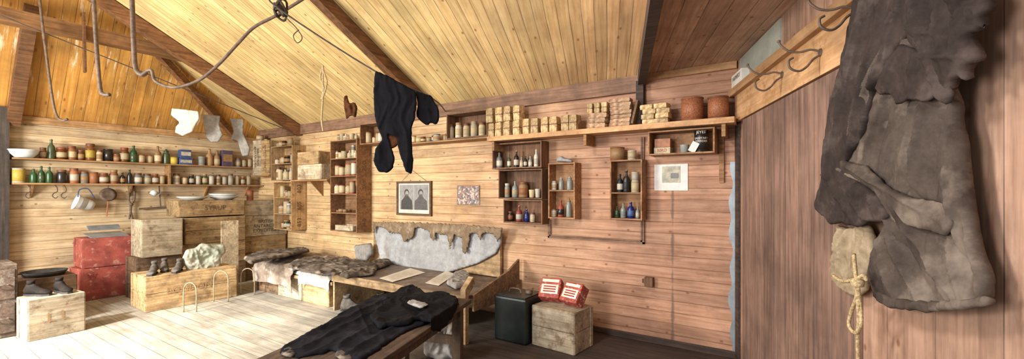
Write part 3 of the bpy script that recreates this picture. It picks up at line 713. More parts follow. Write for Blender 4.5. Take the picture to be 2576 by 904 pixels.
stack(1616,1686,4,.045,M_wrap,'pale wrapped bar in low stack',split=2)
M_tinr=plain('rusty_tin_label','#a5603e','#6f4428',sc=16.,spots='#c99a66')
for px,w,h in ((1741,.185,.20),(1806,.165,.185)):
    o=item('tin',(XA(px),4.03,ZS),w,h,'rust','rust',None,'long shelf','rusty paint tins on the long shelf')
    for c in o.children: c.material_slots[0].material=M_tinr
# ---------- hanging cupboards on the back wall
def cup_px(px0,px1,yt,yb,dep,shy,label,mat=M_cupd):
    y0=D-dep;a=PY(px0,yt,y0);b=PY(px1,yb,y0);t=PY((px0+px1)/2,yt,y0).z;bt=PY((px0+px1)/2,yb,y0).z
    zs=[PY((px0+px1)/2,s,y0).z for s in shy]
    cupboard(a.x,b.x,bt,t,y0,zs,mat,label);return a.x,b.x,bt,t,zs,y0
def put(px,z,wpx,top,spec,y,where,grp):
    p=PY(px,top,y);t=y/ray(px,0).y;return item(spec[0],(p.x,y,z+.001),wpx*t/F,max(.03,p.z-z),spec[1],spec[2],spec[3] if len(spec)>3 else None,where,grp)
A=cup_px(1238,1362,358,424,.17,[],'dark open medicine cupboard with bottles')
y=4.1;w='top cupboard';gr='medicine bottles in the top cupboard'
for px,wp,tp,s in ((1256,16,384,('bottle','clear','white','tan')),(1281,10,388,('bottle','olive','white','tan')),(1299,13,380,('bottle','dark','white','white')),(1312,9,396,('bottle','white','cream','white')),(1322,9,392,('bottle','dark','white','tan')),(1334,10,394,('bottle','clear','white','white')),(1349,12,376,('bottle','white','white','white'))): put(px,A[2]+.015,wp,tp,s,y,w,gr)
A=cup_px(1254,1364,426,501,.17,[],'open wooden medicine box with jars')
w='middle cupboard';gr='jars in the middle cupboard'
for px,wp,tp,s in ((1276,13,462,('jar','clear','tan','white')),(1296,16,456,('bottle','clear','cream','tan')),(1317,24,458,('jar','tan','orange','brown')),(1338,15,478,('cup','cream',None)),(1353,14,476,('cup','white',None))): put(px,A[2]+.015,wp,tp,s,y,w,gr)
A=cup_px(1266,1364,503,563,.17,[],'lowest open wooden medicine box')
w='lowest cupboard';gr='bottles in the lowest cupboard'
for px,wp,tp,s in ((1284,14,532,('jar','dark','rust','brown')),(1306,16,518,('bottle','red','white','white')),(1325,12,526,('bottle','cobalt','cobalt','white')),(1340,13,536,('jar','white','cream','rust'))): put(px,A[2]+.015,wp,tp,s,y,w,gr)
A=cup_px(1379,1446,410,551,.16,[480],'two tier narrow open wooden cupboard',M_cup)
for px,wp,tp,s in ((1394,13,456,('jar','white','cream','white')),(1412,13,446,('glass','clear',None,'clear')),(1433,15,444,('glass','clear',None,'clear'))): put(px,A[4][0]+.007,wp,tp,s,y,'narrow cupboard upper tier','jars in the narrow cupboard')
for px,wp,tp,s in ((1394,14,526,('jar','white','cream','rust')),(1411,16,504,('bottle','red','dark','rust')),(1431,14,500,('glass','clear',None,'tan'))): put(px,A[2]+.015,wp,tp,s,y,'narrow cupboard lower tier','jars in the narrow cupboard')
pts=[PY(x,yy_,4.05) for x,yy_ in ((1398,408),(1402,396),(1412,392),(1420,398),(1436,400),(1442,409))]
puff('paper_bag',pts,(XA(1420,4.07),4.07,A[3]),X3,Z3,.04,M_greyc,step=.008,fold=.012,freq=60,an=.7,edge=.03,label='crumpled pale paper bag on narrow cupboard',cat='bag')
A=cup_px(1534,1615,402,554,.16,[486],'two tier open wooden cupboard with bottles',M_cup)
for px,wp,tp,s in ((1560,15,438,('bottle','black','white','black')),(1576,17,428,('bottle','dark','black','tan')),(1598,20,458,('tin','white','cream',None))): put(px,A[4][0]+.007,wp,tp,s,y,'bottle cupboard upper tier','bottles in the two tier cupboard')
p=PY(1598,458,y);item('tin',(p.x,y,p.z+.003),.07,.09,'cream','white',None,'white tin','bottles in the two tier cupboard')
for px,wp,tp,s in ((1552,12,520,('bottle','olive','green','tan')),(1568,14,512,('bottle','clear','grey','tan')),(1587,17,508,('bottle','cobalt','blue','tan')),(1604,10,520,('bottle','clear','white','tan'))): put(px,A[2]+.015,wp,tp,s,y,'bottle cupboard lower tier','bottles in the two tier cupboard')
put(1553,A[3],36,372,('tin','rust','tan'),4.09,'two tier cupboard top','pots above the cupboard')
put(1590,A[3],22,380,('tin','white','cream'),4.09,'two tier cupboard top','pots above the cupboard')
A=cup_px(1630,1798,325,388,.2,[],'wide open box under the long shelf',M_cup)
def carton(px0,px1,zb,top,Y,d,mat,label,txt=None,name='carton',tm=None,sz=.03):
    a=PY(px0,top,Y);b=PY(px1,top,Y);g=G();g.mm((a.x,Y,zb),(b.x,Y+d,a.z));o=mk(name,g,mat,bevel=.003,label=label,cat='box')
    if txt: lettering(o,txt,((a.x+b.x)/2,Y,(zb+a.z)/2),X3,Z3,sz,tm or M_ink)
    return o
zb=A[2]+.016
carton(1645,1686,zb,372,4.05,.1,cm('cream'),'cream printed carton in wide box','BIRD',sz=.04,tm=M_redink)
a=PY(1666,371,4.06);g=G();g.mm((a.x-.07,4.06,a.z+.001),(a.x+.07,4.14,a.z+.08));mk('carton',g,cm('orange'),bevel=.003,label='orange carton stacked on cream carton',cat='box')
t_=put(1764,zb,34,324,('tin','dark','dark'),4.09,'wide box','sanitary powder tin')
p=PY(1764,352,4.09);r_=t_.scale.x/2+.003
def wraptext(o,txt,c,r,z,size,mat):
    cu=bpy.data.curves.new('t','FONT');cu.body=txt;cu.size=size;cu.align_x='CENTER';cu.align_y='CENTER';cu.resolution_u=2
    to=bpy.data.objects.new('t',cu);S.collection.objects.link(to);bpy.context.view_layer.update()
    me=bpy.data.meshes.new_from_object(to.evaluated_get(bpy.context.evaluated_depsgraph_get()))
    a0=math.atan2(-c.y,-c.x);me2=bpy.data.meshes.new('lettering')
    mi=o.matrix_basis.inverted();vs=[]
    for v in me.vertices:
        a=a0+v.co.x/r;vs.append(tuple(mi@Vector((c.x+r*math.cos(a),c.y+r*math.sin(a),z+v.co.y))))
    me2.from_pydata(vs,[],[tuple(p_.vertices) for p_ in me.polygons]);me2.materials.append(mat)
    bpy.data.objects.remove(to);l=bpy.data.objects.new('lettering',me2);S.collection.objects.link(l);l.parent=o;l['label']='printed tin lettering'
c_=Vector((t_.location.x,t_.location.y,0))
wraptext(t_,"JEYES'",c_,r_,p.z+.06,.034,M_inkr);wraptext(t_,'SANITARY\nPOWDER',c_,r_,p.z-.005,.026,M_inkr)
put(1722,zb,22,365,('cup','clear',None),4.06,'wide box','glass pots in wide box')
g=G();R=Matrix.Rotation(.5,3,'Y');g.box((0,0,.05),(.06,.01,.09),R,Vector((PY(1738,370,4.03).x,4.03,zb+.0)));mk('paper_packet',g,M_card,label='small leaning paper packet in wide box',cat='packet')
g=G();a=PY(1815,320,D-.02);g.mm((a.x-.02,D-.02,PY(1815,460,D).z),(a.x+.02,D,2.0));trim(g,M_cup,'short upright batten under the shelf')
# ---------- pictures
def picture(px0,px1,y0,y1,name,label,fm,fw,inner):
    a=PY(px0,y0,D-.02);b=PY(px1,y1,D-.02);za=PY((px0+px1)/2,y0,D-.02).z;zb=PY((px0+px1)/2,y1,D-.02).z
    g=G()
    if fw:
        g.mm((a.x,D-.03,za-fw),(b.x,D,za));g.mm((a.x,D-.03,zb),(b.x,D,zb+fw));g.mm((a.x,D-.03,zb+fw),(a.x+fw,D,za-fw));g.mm((b.x-fw,D-.03,zb+fw),(b.x,D,za-fw))
    else: g.mm((a.x,D-.008,zb),(b.x,D,za))
    o=mk(name,g,fm,bevel=.002,label=label,cat='picture')
    inner(o,a.x+fw,b.x-fw,zb+fw,za-fw);return o
def disc(g,cx,cz,rx,rz,y,mi,n=16): g.add([(cx+rx*math.cos(2*math.pi*k/n),y,cz+rz*math.sin(2*math.pi*k/n)) for k in range(n)],[tuple(range(n))],mi)
def portraits(o,x0,x1,z0,z1):
    g=G();g.mm((x0,D-.014,z0),(x1,D-.006,z1),0)
    mx=.022*1.2;y=D-.015
    X0,X1,Z0,Z1=x0+mx,x1-mx,z0+.05,z1-.02
    g.add([(X0,y,Z0),(X1,y,Z0),(X1,y,Z1),(X0,y,Z1)],[(0,1,2,3)],1)
    xm=(X0+X1)/2;W_=(X1-X0)
    for k,cx in enumerate((X0+W_*.25,X0+W_*.74)):
        h=Z1-Z0;yy=y-.001;s=1 if k==0 else 1.08
        g.add([(cx-W_*.2*s,yy,Z0),(cx+W_*.21*s,yy,Z0),(cx+W_*.19*s,yy,Z0+h*.36),(cx+W_*.12,yy,Z0+h*.45),(cx+W_*.06,yy,Z0+h*.55),(cx-W_*.06,yy,Z0+h*.55),(cx-W_*.12,yy,Z0+h*.44),(cx-W_*.19*s,yy,Z0+h*.36)],[tuple(range(8))],2+2*k)
        disc(g,cx,Z0+h*.68,W_*.085,h*.15,yy-.0005,2)
        disc(g,cx+W_*.01,Z0+h*.65,W_*.06,h*.105,yy-.001,3)
        disc(g,cx+W_*.01,Z0+h*.59,W_*.045,h*.035,yy-.0015,4)
    g.add([(xm-.002,y-.001,Z0),(xm+.002,y-.001,Z0),(xm+.002,y-.001,Z1),(xm-.002,y-.001,Z1)],[(0,1,2,3)],0)
    mk('photograph',g,[plain('print_mount','#d6d1c6','#bdb6a8',bmp=0),plain('print_grey','#9a9894','#7d7b78',sc=14,bmp=0),plain('print_dark','#343230','#45423e',sc=30,bmp=0),plain('print_face','#a8a29a','#7d7770',sc=40,bmp=0),plain('print_mid','#5a5753','#474440',sc=30,bmp=0)],parent=o,label='grey photograph of two people side by side')
o=picture(998,1085,456,543,'framed_photograph','brown framed double portrait hung on string',wood('frame_wood','#8a6a48','#5a4028','X'),.03,portraits)
g=G();a=PY(1010,458,D-.01);b=PY(1075,458,D-.01);m_=PY(1036,428,D-.01);g.tube([a,m_,b],.002,5,sub=1);mk('hanging_string',g,M_wire,parent=o)
def coll(o,x0,x1,z0,z1):
    m,nt,b=newmat('collage');tc=nt.nodes.new('ShaderNodeTexCoord');vo=nt.nodes.new('ShaderNodeTexVoronoi');nt.links.new(tc.outputs['Object'],vo.inputs['Vector']);vo.inputs['Scale'].default_value=55.
    sc_=nt.nodes.new('ShaderNodeSeparateColor');nt.links.new(vo.outputs['Color'],sc_.inputs[0])
    col=mix(nt,mr(nt,sc_.outputs[0],.6,.65),lin('#857568'),lin('#985448'));col=mix(nt,mr(nt,sc_.outputs[1],.62,.7),col,lin('#bcb0a0'));col=mix(nt,mr(nt,sc_.outputs[2],.75,.8),col,lin('#4d5160'))
    nt.links.new(col,b.inputs['Base Color'])
    g=G();g.mm((x0+.008,D-.011,z0+.008),(x1-.008,D-.008,z1-.008));mk('print',g,m,parent=o,label='crowded multicoloured printed sheet')
picture(1148,1205,467,516,'pinned_print','small crowded colour print pinned to boards',M_torn,0,coll)
def land(o,x0,x1,z0,z1):
    w=x1-x0;h=z1-z0;g=G();g.mm((x0+w*.24,D-.011,z0+h*.3),(x1-w*.22,D-.008,z1-h*.08),0);mk('print',g,plain('print_tan','#c9bfa0','#8a8a80',sc=12,bmp=0),parent=o)
    g=G();g.mm((x0+w*.5,D-.013,z0+h*.46),(x1-w*.27,D-.011,z0+h*.66));mk('print_detail',g,cm('grey'),parent=o)
picture(1645,1730,413,480,'mounted_picture','white mounted small landscape pinned on boards',M_card,0,land)
p=PY(1632,708,D);g=G();g.mm((p.x-.03,D-.05,p.z-.045),(p.x+.05,D,p.z+.045));g.mm((p.x-.06,D-.02,p.z-.02),(p.x-.03,D,p.z+.02))
mk('wooden_block',g,M_cupd,bevel=.004,label='small wooden block fixed to the boards',cat='block')
# ---------- bed
bx0,bx1,by0=-6.62,-4.70,3.22
k=0
for x,w,m_ in ((-6.3,.56,M_crD),(-5.72,.56,M_crP),(-5.13,.56,M_crX)):
    crate((x,3.5,0),w,.5,.292,0,m_,'low wooden case supporting the bed',group='cases under the bed',bw=.3);k+=1
g=G();g.mm((bx0,by0-.02,.295),(bx1,D-.03,.335));mk('bed_board',g,M_bench,bevel=.004,label='plank bed base resting on cases',cat='bed')
def drape(name,x0,x1,prof,mat,label,cat,nx=90,amp=.02,seed=0,slant=0.,thick=.008,s0=4.,rag=.05):
    P=[Vector((0,y,z)) for y,z in prof];Q=[]
    for i in range(len(P)-1):
        for k in range(14): Q.append(P[i].lerp(P[i+1],k/14))
    Q.append(P[-1]);g=G()
    for i in range(nx+1):
        u=i/nx;rg=rag*noise.noise(Vector((u*3.5,1,seed)))
        for j,q in enumerate(Q):
            x=x0+(x1-x0)*u+slant*(j/len(Q))+.04*noise.noise(Vector((i*.1,j*.1,seed)))
            f=0;am=1;s=s0
            for o_ in range(3):
                f+=am*(1-2.6*abs(noise.noise(Vector((x*s+q.y*s*.4,(q.y-q.z)*s*.8,seed+o_*9)))));am*=.5;s*=2
            f*=.55
            e=min(1,u/.08,(1-u)/.08);tl=max(0,(j/len(Q)-.75)*4)
            g.v.append(Vector((x,q.y-amp*abs(f)*.5,q.z+amp*f*e*(1-.8*tl)+rg*tl-(1-e)*.03)))
    n=len(Q)
    for i in range(nx):
        for j in range(n-1): g.f.append((i*n+j,i*n+j+1,(i+1)*n+j+1,(i+1)*n+j));g.m.append(0)
    o=mk(name,g,mat,smooth=True,label=label,cat=cat)
    s=o.modifiers.new('s','SOLIDIFY');s.thickness=thick;s.offset=-1
    return o
puff('mattress',[Vector((x,y,.34)) for x,y in ((bx0,by0),(bx1,by0),(bx1,D-.04),(bx0,D-.04))],((bx0+bx1)/2,3.7,.345),X3,Y3,.03,M_sheet,back=.003,step=.03,fold=.01,edge=.04,label='thin pale mattress on plank bed',cat='mattress')
drape('fur_sleeping_bag',-6.6,-5.62,[(4.1,.43),(3.8,.47),(3.4,.45),(3.2,.42),(3.15,.32),(3.14,.18)],M_fur,'brown and grey fur sleeping bag draped over bed','sleeping bag',amp=.035,slant=.15,seed=2)
drape('bed_sheet',-5.38,-4.72,[(3.9,.41),(3.6,.41),(3.3,.41),(3.19,.39),(3.16,.26)],M_sheet,'rumpled white sheet hanging over bed edge','sheet',amp=.018,seed=5)
pts=[PZ(x,y_,.48) for x,y_ in ((720,672),(745,656),(790,648),(830,655),(870,650),(900,658),(940,662),(945,670),(900,676),(870,686),(840,694),(800,690),(760,684))]
puff('dark_blanket',pts,sum(pts,Vector())/len(pts),X3,Y3,.010,M_bagd,step=.012,fold=.03,freq=30,ang=.9,an=.5,edge=.03,wob=.015,octs=3,label='crumpled dark clothing heaped on the bed',cat='clothing')
pts=[PZ(x,y_,.55) for x,y_ in ((612,652),(650,636),(720,630),(765,626),(780,634),(740,642),(680,653),(630,666))]
puff('dark_fur',pts,sum(pts,Vector())/len(pts),X3,Y3,.02,M_bagd,step=.014,fold=.025,freq=30,an=.6,edge=.03,seed=3,wob=.015,octs=3,label='dark fur folded at head of bed',cat='fur')
pts=[PY(x,y_,4.0) for x,y_ in ((893,618),(915,614),(935,612),(940,640),(925,658),(900,655))]
puff('grey_pillow',pts,sum(pts,Vector())/len(pts),X3,Z3,.04,M_sockg,step=.015,fold=.02,freq=30,edge=.05,octs=3,label='small grey pillow propped against settle',cat='pillow')
# ---------- settle
sx0,sx1=-4.68,-2.62
g=G();g.mm((sx0,3.2,.40),(sx1,D-.02,.44))
se=mk('settle',g,M_benchtop,bevel=.004,label='wooden settle with canvas padded back',cat='bench')
g=G();g.mm((sx0,3.18,.36),(sx1,3.2,.45));mk('front_rail',g,M_bench,parent=se)
g=G();g.mm((sx0,3.2,0),(sx0+.03,3.95,.40));mk('leg_panel',g,M_bench,parent=se)
g=G();pp=[(3.3,.28),(3.3,.44),(3.9,.58),(4.12,.68),(4.12,.28)];n=len(pp)
g.add([(sx1,y,z) for y,z in pp]+[(sx1+.025,y,z) for y,z in pp],[tuple(range(n))[::-1],tuple(range(n,2*n))]+[(i,(i+1)%n,(i+1)%n+n,i+n) for i in range(n)]);mk('end_panel',g,M_crD,parent=se)
g=G();g.add([(sx1+dx,y,z) for y,z in ((3.16,0),(3.21,0),(3.21,.46),(3.32,.56),(3.28,.62),(3.16,.52)) for dx in (-.03,.03)],[(0,1,3,2),(2,3,5,4),(4,5,7,6),(6,7,9,8),(8,9,11,10),(10,11,1,0),(0,2,4,10),(4,6,8,10),(1,11,5,3),(5,11,9,7)]);mk('front_post',g,M_bench,parent=se)
g=G();g.mm((sx1-.02,4.06,0),(sx1+.03,4.12,.4));mk('back_post',g,M_bench,parent=se)
bk=[Vector((PY(940,560,4.1).x,4.12,.99)),Vector((PY(1258,575,4.1).x,4.12,1.02))]
g=G();g.mm((bk[0].x,4.1,.45),(bk[1].x,4.14,.98));mk('back_panel',g,M_bench,parent=se)
pts=[PY(x,y_,4.06) for x,y_ in ((938,562),(1040,564),(1150,570),(1262,578),(1260,612),(1246,640),(1200,665),(1120,690),(1020,676),(955,658),(942,600))]
puff('padding',pts,(-3.8,4.08,.7),X3,Z3,.012,M_greyc,back=.01,step=.02,fold=.02,freq=12,an=1.,edge=.03,octs=3,parent=se,label='stained grey white canvas padding')
pts=[PY(x,y_,4.03) for x,y_ in ((938,558),(1050,561),(1160,565),(1264,574),(1262,596),(1252,610),(1246,590),(1215,586),(1210,604),(1202,588),(1184,586),(1182,606),(1174,640),(1166,636),(1164,598),(1144,592),(1138,612),(1132,630),(1126,592),(1100,588),(1094,606),(1086,600),(1082,582),(1060,574),(1046,574),(1040,598),(1018,610),(1010,588),(980,586),(972,574),(950,570),(942,590))]
puff('torn_cover',pts,(-3.8,4.02,.9),X3,Z3,.005,M_torn,back=.003,step=.008,fold=.012,freq=34,an=.6,edge=.02,wob=.025,seg=.015,octs=3,parent=se,label='torn brown hessian strip along the back')
def sheet(px,label,z):
    pts=[PZ(x,y_,z) for x,y_ in px];g=G();n=len(pts)
    c=[p+Z3*(.006*(i%2)) for i,p in enumerate(pts)];g.add(c+[p-Z3*.003 for p in c],[tuple(range(n)),tuple(range(2*n-1,n-1,-1))]+[(i,(i+1)%n,(i+1)%n+n,i+n) for i in range(n)])
    o=mk('paper_sheet',g,M_paper,label=label,cat='paper')
    a,b,d_=pts[0],pts[1],pts[3];U=(b-a);V=(d_-a);g=G()
    for k in range(9):
        v=.12+.085*k;w=random.uniform(.5,.8);p=a+U*.1+V*v+Z3*.009;g.add([p,p+U*w,p+U*w+V*.018,p+V*.018],[(0,1,2,3)])
    mk('print_lines',g,plain('faint_print','#a8a090','#b8b0a2',bmp=0),parent=o)
sheet([(955,700),(1032,676),(1070,686),(988,711)],'old printed sheet lying on the settle',.445)
sheet([(1070,712),(1122,683),(1146,690),(1104,720)],'old printed sheet beside crumpled cloth',.445)
pts=[PZ(x,y_,.46) for x,y_ in ((1122,715),(1142,692),(1172,686),(1186,700),(1174,722),(1145,728))]
puff('crumpled_cloth',pts,sum(pts,Vector())/len(pts),X3,Y3,.025,M_sockg,step=.01,fold=.03,freq=44,an=.7,edge=.04,octs=3,label='crumpled grey cloth on the settle end',cat='cloth')
pts=[PZ(x,y_,.47) for x,y_ in ((850,690),(880,672),(930,662),(975,655),(985,664),(950,676),(940,690),(900,694),(870,700))]
puff('dark_mitten_pile',pts,sum(pts,Vector())/len(pts),X3,Y3,.02,M_bagd,back=.02,step=.012,fold=.03,freq=36,ang=.5,an=.5,edge=.03,wob=.02,octs=3,seed=17,label='dark crumpled woollens heaped on the settle',cat='clothing')
for x,y,r in ((-4.42,3.3,.3),(-4.15,3.48,-.6),(-3.95,3.3,.1)): shoe((x,y,.0),r,.33,M_boot,'old grey boot under the settle')
pts=[Vector((x,3.6,z)) for x,z in ((-3.75,.0),(-3.72,.16),(-3.5,.24),(-3.2,.22),(-3.0,.12),(-2.98,.0))]
puff('canvas_bundle',pts,(-3.4,3.6,.0),X3,Z3,.08,M_bagd,back=.08,step=.014,fold=.04,freq=30,an=.7,edge=.08,octs=3,label='dark canvas bundle stowed under the settle',cat='bundle')
# ---------- near table
TD=Vector((.302,-.953,0));TW=Vector((.953,.302,0));T0=Vector((-2.87,2.63,0));zt_=.55
ang=math.atan2(TD.y,TD.x)
def tb(g,l0,l1,w0,w1,z0,z1):
    a=[T0+TD*l0+TW*w0,T0+TD*l1+TW*w0,T0+TD*l1+TW*w1,T0+TD*l0+TW*w1]
    a=[v+Z3*z0 for v in a];g.add(a+[v+Z3*(z1-z0) for v in a],[(0,1,2,3),(4,7,6,5),(0,4,5,1),(1,5,6,2),(2,6,7,3),(3,7,4,0)])
g=G()
for k in range(3): tb(g,0+.02*(k%2),2.0,.22*k,.22*k+.213,zt_-.035,zt_)
ta=mk('rough_table',g,wood('table_top','#725843','#3c2c21','X',.6,blot='#261c16'),rotz=ang,bevel=.005,label='low dark plank table holding clothes',cat='table')
M_leg=wood('leg_wood','#7a5e46','#433125','Z',.5,blot='#2a2018')
for l in (.08,1.85):
    for w_ in (.05,.54):
        g=G();tb(g,l,l+.07,w_,w_+.07,0,zt_-.035);mk('leg',g,M_leg,parent=ta)
for w0,w1 in ((.56,.59),(.07,.1)):
    g=G();tb(g,.1,1.9,w0,w1,zt_-.12,zt_-.035);mk('apron',g,M_leg,parent=ta)
g=G();tb(g,.09,.12,.12,.54,.2,.27);mk('stretcher',g,M_leg,parent=ta)
zc=zt_+.004
def overedge(v):
    w=(v-T0).dot(TW)
    if w>.655:
        e=w-.655
        return v-TW*e*.9+Z3*(-e*1.3)
    return v
tk=dict(back=.002,step=.007,an=.35,wob=.014,sag=overedge,octs=3)
tcr=lambda l,z:[(PZ(a,b,z),PZ(c,d,z),w,am) for a,b,c,d,w,am in l]
pts=[PZ(x,y_,zc) for x,y_ in ((702,888),(722,866),(790,836),(850,796),(900,770),(940,748),(985,742),(1010,726),(1040,720),(1056,730),(1070,742),(1120,737),(1150,752),(1154,768),(1130,790),(1085,812),(1040,828),(1000,848),(968,872),(925,900),(905,914),(860,902),(846,890),(835,880),(820,890),(790,896),(740,902)) ]
tr=puff('black_trousers',pts,sum(pts,Vector())/len(pts),X3,Y3,.012,M_navy,fold=.014,freq=34,ang=.3,edge=.015,creases=tcr([(720,880,900,790,.012,.02),(760,884,960,780,.01,.018),(850,880,1000,790,.012,.022),(890,890,1060,790,.012,.02),(830,830,990,750,.01,.018),(960,750,1040,800,.01,.016),(1030,725,1010,790,.01,.018),(900,780,930,850,.008,.014)],zc),label='black wool trousers laid on the table',cat='trousers',**tk)
pts=[PZ(x,y_,zc+.03) for x,y_ in ((930,800),(955,772),(985,752),(1020,742),(1060,750),(1085,740),(1122,740),(1150,758),(1156,778),(1130,800),(1095,812),(1050,806),(1015,820),(985,820),(950,828))]
puff('black_jacket',pts,sum(pts,Vector())/len(pts),X3,Y3,.008,M_black,back=.01,step=.007,fold=.022,freq=34,ang=1.2,an=.45,edge=.015,wob=.02,octs=3,sag=overedge,seed=31,label='crumpled black jacket spread over the trousers',cat='jacket')
pts=[PZ(x,y_,zc+.065) for x,y_ in ((1022,762),(1040,755),(1050,760),(1080,766),(1060,776),(1040,770))]
puff('lining',pts,sum(pts,Vector())/len(pts),X3,Y3,.006,M_sockg,back=.01,step=.008,fold=.012,freq=70,an=.7,edge=.02,parent=tr,label='pale grey lining showing')
for l in (((704,890),(722,876),(740,880),(746,892),(734,900),(716,898)),((840,894),(854,884),(878,892),(894,905),(856,908))):
    pts=[PZ(x,y_,zt_+.012) for x,y_ in l]
    puff('cuff',pts,sum(pts,Vector())/len(pts),X3,Y3,.008,M_bagd,back=.003,step=.006,fold=.012,freq=90,an=.7,edge=.02,parent=tr,label='grey brown frayed cuff')
pts=[PT(x,y_,3.8) for x,y_ in ((1068,830),(1100,806),(1150,808),(1166,850),(1160,900),(1100,906),(1066,890))]
c_=sum(pts,Vector())/len(pts);c_=Vector((c_.x,c_.y,0))
Rr=Vector((cs,sn,0))
o=puff('canvas_sack',pts,c_,Rr,Z3,.10,M_sheet,back=.08,step=.012,fold=.04,freq=34,an=.7,edge=.1,octs=3,label='crumpled white sack on floor under table',cat='sack')
# ---------- black can, box and red tins
b=Vector((-2.28,3.62,0));w_=.36;g=G();g.box((0,0,.215),(w_,w_,.43),None,b)
o=mk('fuel_can',g,M_blacktin,bevel=.02,label='square black metal fuel can on floor',cat='can')
g=G();g.box((0,0,.435),(w_-.03,w_-.03,.012),None,b);mk('rim',g,M_blacktin,parent=o)
g=G();g.lathe([(0,0),(.035,0),(.035,.03),(0,.03)],b+Vector((.08,.05,.441)),16);mk('cap',g,M_iron,parent=o)
g=G();g.tube([b+Vector((-.12,0,.44)),b+Vector((-.1,0,.475)),b+Vector((-.0,0,.475)),b+Vector((.02,0,.44))],.006);mk('handle',g,M_iron,parent=o,smooth=True)
crate((-1.83,3.66,0),.45,.34,.375,-.10,M_crP,'stained wooden packing box holding red tins')
M_redtin=plain('red_tin','#b5483a','#8a372b',sc=14,spots='#cdb9a0')
for x,y_,rz,h in ((-1.955,3.64,.2,.20),(-1.72,3.60,-.25,.19)):
    b=Vector((x,y_,.377));Rz=Matrix.Rotation(rz,3,'Z');R=Rz@Matrix.Rotation(-.6,3,'X');up_=Z3*.036;g=G();g.box((0,0,h/2),(.205,.12,h),R,b+up_)
    o=mk('red_packet',g,M_redtin,bevel=.012,rotz=rz,origin=b,label='worn red and white printed packet on box',cat='packet',group='red packets on the box')
    for zz,hh_,m_ in ((.42,.46,M_paper),(.84,.14,M_inkr)):
        g=G();g.box((0,-.061,h*zz),(.165,.003,h*hh_),R,b+up_);mk('paper_label',g,m_,parent=o)
    for zz in (.3,.42,.54):
        g=G();g.box((0,-.064,h*zz),(.12,.002,h*.06),R,b+up_);mk('print_line',g,M_redink,parent=o)
    g=G();g.box((0,0,h+.002),(.16,.07,.004),R,b+up_);mk('top_label',g,M_paper,parent=o)
for x0,x1_,yt,yb in ((462,494,712,786),(538,574,682,760),(606,640,676,742)):
    a=PZ(x0,yb,0);b=PZ(x1_,yb,0);t=(b-CAM).dot(Vector((-sn,cs,0)));h=(yb-yt)/F*t
    g=G();m_=(a+b)/2;g.tube([a,a+Z3*h*.7,a.lerp(b,.15)+Z3*h*.92,m_+Z3*h,a.lerp(b,.85)+Z3*h*.92,b+Z3*h*.7,b],.007)
    mk('wire_hoop',g,M_pale,smooth=True,label='bent pale hoop standing on the floor',cat='hoop',group='bent hoops on the floor')
# ---------- pipes and lines overhead
def path(pts,t): return [PT(x,y,t if not isinstance(t,(list,tuple)) else t[i]) for i,(x,y) in enumerate(pts)]
wireobj('gas_pipe',path([(355,190),(380,176),(392,205),(440,220),(500,202),(550,162),(600,108),(640,68),(700,36),(790,-20)],4.0),.014,M_iron,'curved rusty gas pipe under the ceiling','pipe')
wireobj('hanging_rod',path([(326,-90),(332,0),(336,100),(341,170),(356,188),(368,182)],4.1),.021,M_iron,'thick rusty rod hanging from the roof','rod')
wireobj('hanging_rod',path([(233,-90),(236,0),(243,120),(252,222),(262,238),(276,238)],4.3),.018,M_iron,'rusty hooked rod hanging from the roof','rod')
wireobj('hanging_rod',path([(95,-60),(103,30),(118,150),(132,250),(142,290),(156,303),(170,300)],4.9),.013,M_iron,'thin rusty hooked rod hanging from roof','rod')
a=PX(210,32,-7.2);b=PX(214,182,-7.2);g=G();g.beam(a,b,.07,.02);mk('hanging_strap',g,M_beam,label='short brown strap hanging from collar beam',cat='strap')
g=G();g.tube([PT(-40,22,4.6),PT(735,332,7.0)],.007,6);mk('washing_line',g,M_wire,label='thin taut line strung across the hut',cat='line')
g=G();g.tube([PT(670,-20,3.6),PT(705,25,3.6),PT(945,180,3.70),PT(1085,246,3.9),PY(1120,280,D-.06)],.007,6,sub=4);mk('washing_line',g,M_wire,label='dark line running from pipe to wall',cat='line')
g=G();c=PT(706,24,3.75)
for k in range(4):
    a0=k*1.3;g.tube([c+Vector((math.cos(a0+j)*.05,math.sin(a0+j)*.05,.04*math.sin(j*2+k)+(k-1.5)*.03)) for j in range(6)],.010,6)
g.lathe([(0,-.06),(.025,-.06),(.03,.06),(0,.06)],c,12,R=Matrix.Rotation(.8,3,'X'));mk('pipe_fitting',g,M_wire,smooth=True,label='tangled wire and pipe joint below ceiling',cat='fitting')
g=G();g.tube(path([(720,45),(745,70),(760,95),(748,108),(738,90),(752,75)],3.7),.004,6);mk('wire_loop',g,M_wire,smooth=True,label='loose thin wire loop hanging from fitting',cat='wire')
g=G();q=path([(812,168),(806,195),(815,225),(808,250),(816,235),(822,205),(814,180),(812,168),(812,250),(809,300),(813,330)],5.0);g.tube(q,.010,6);mk('twine_hank',g,M_rope,smooth=True,label='knotted hank of twine hanging from ceiling',cat='twine')
def hang(name,px,t,mat,label,cat,thick=.03,**k):
    pts=[PT(x,y_,t) for x,y_ in px];c=sum(pts,Vector())/len(pts)
    return puff(name,pts,c,Rr,Z3,thick,mat,label=label,cat=cat,**k)
hang('leather_scrap',[(866,242),(874,240),(880,262),(892,256),(900,270),(896,298),(884,290),(872,302),(866,272)],5.4,M_leather,'curled brown leather scrap hanging from ceiling','leather',thick=.008,step=.01,fold=.04,freq=60,edge=.01)
sk=dict(thick=.010,step=.010,fold=.016,freq=34,edge=.015,seg=.03,octs=3)
hang('wool_sock',[(432,272),(470,276),(500,280),(502,298),(492,315),(486,332),(460,343),(440,334),(442,318),(452,308),(440,298),(430,290)],5.85,M_sockw,'white wool sock hanging on the line','sock',**sk)
hang('wool_sock',[(510,288),(554,292),(552,315),(562,340),(550,358),(530,358),(518,345),(514,320)],6.15,M_sockg,'grey wool sock pegged to the line','sock',**sk)
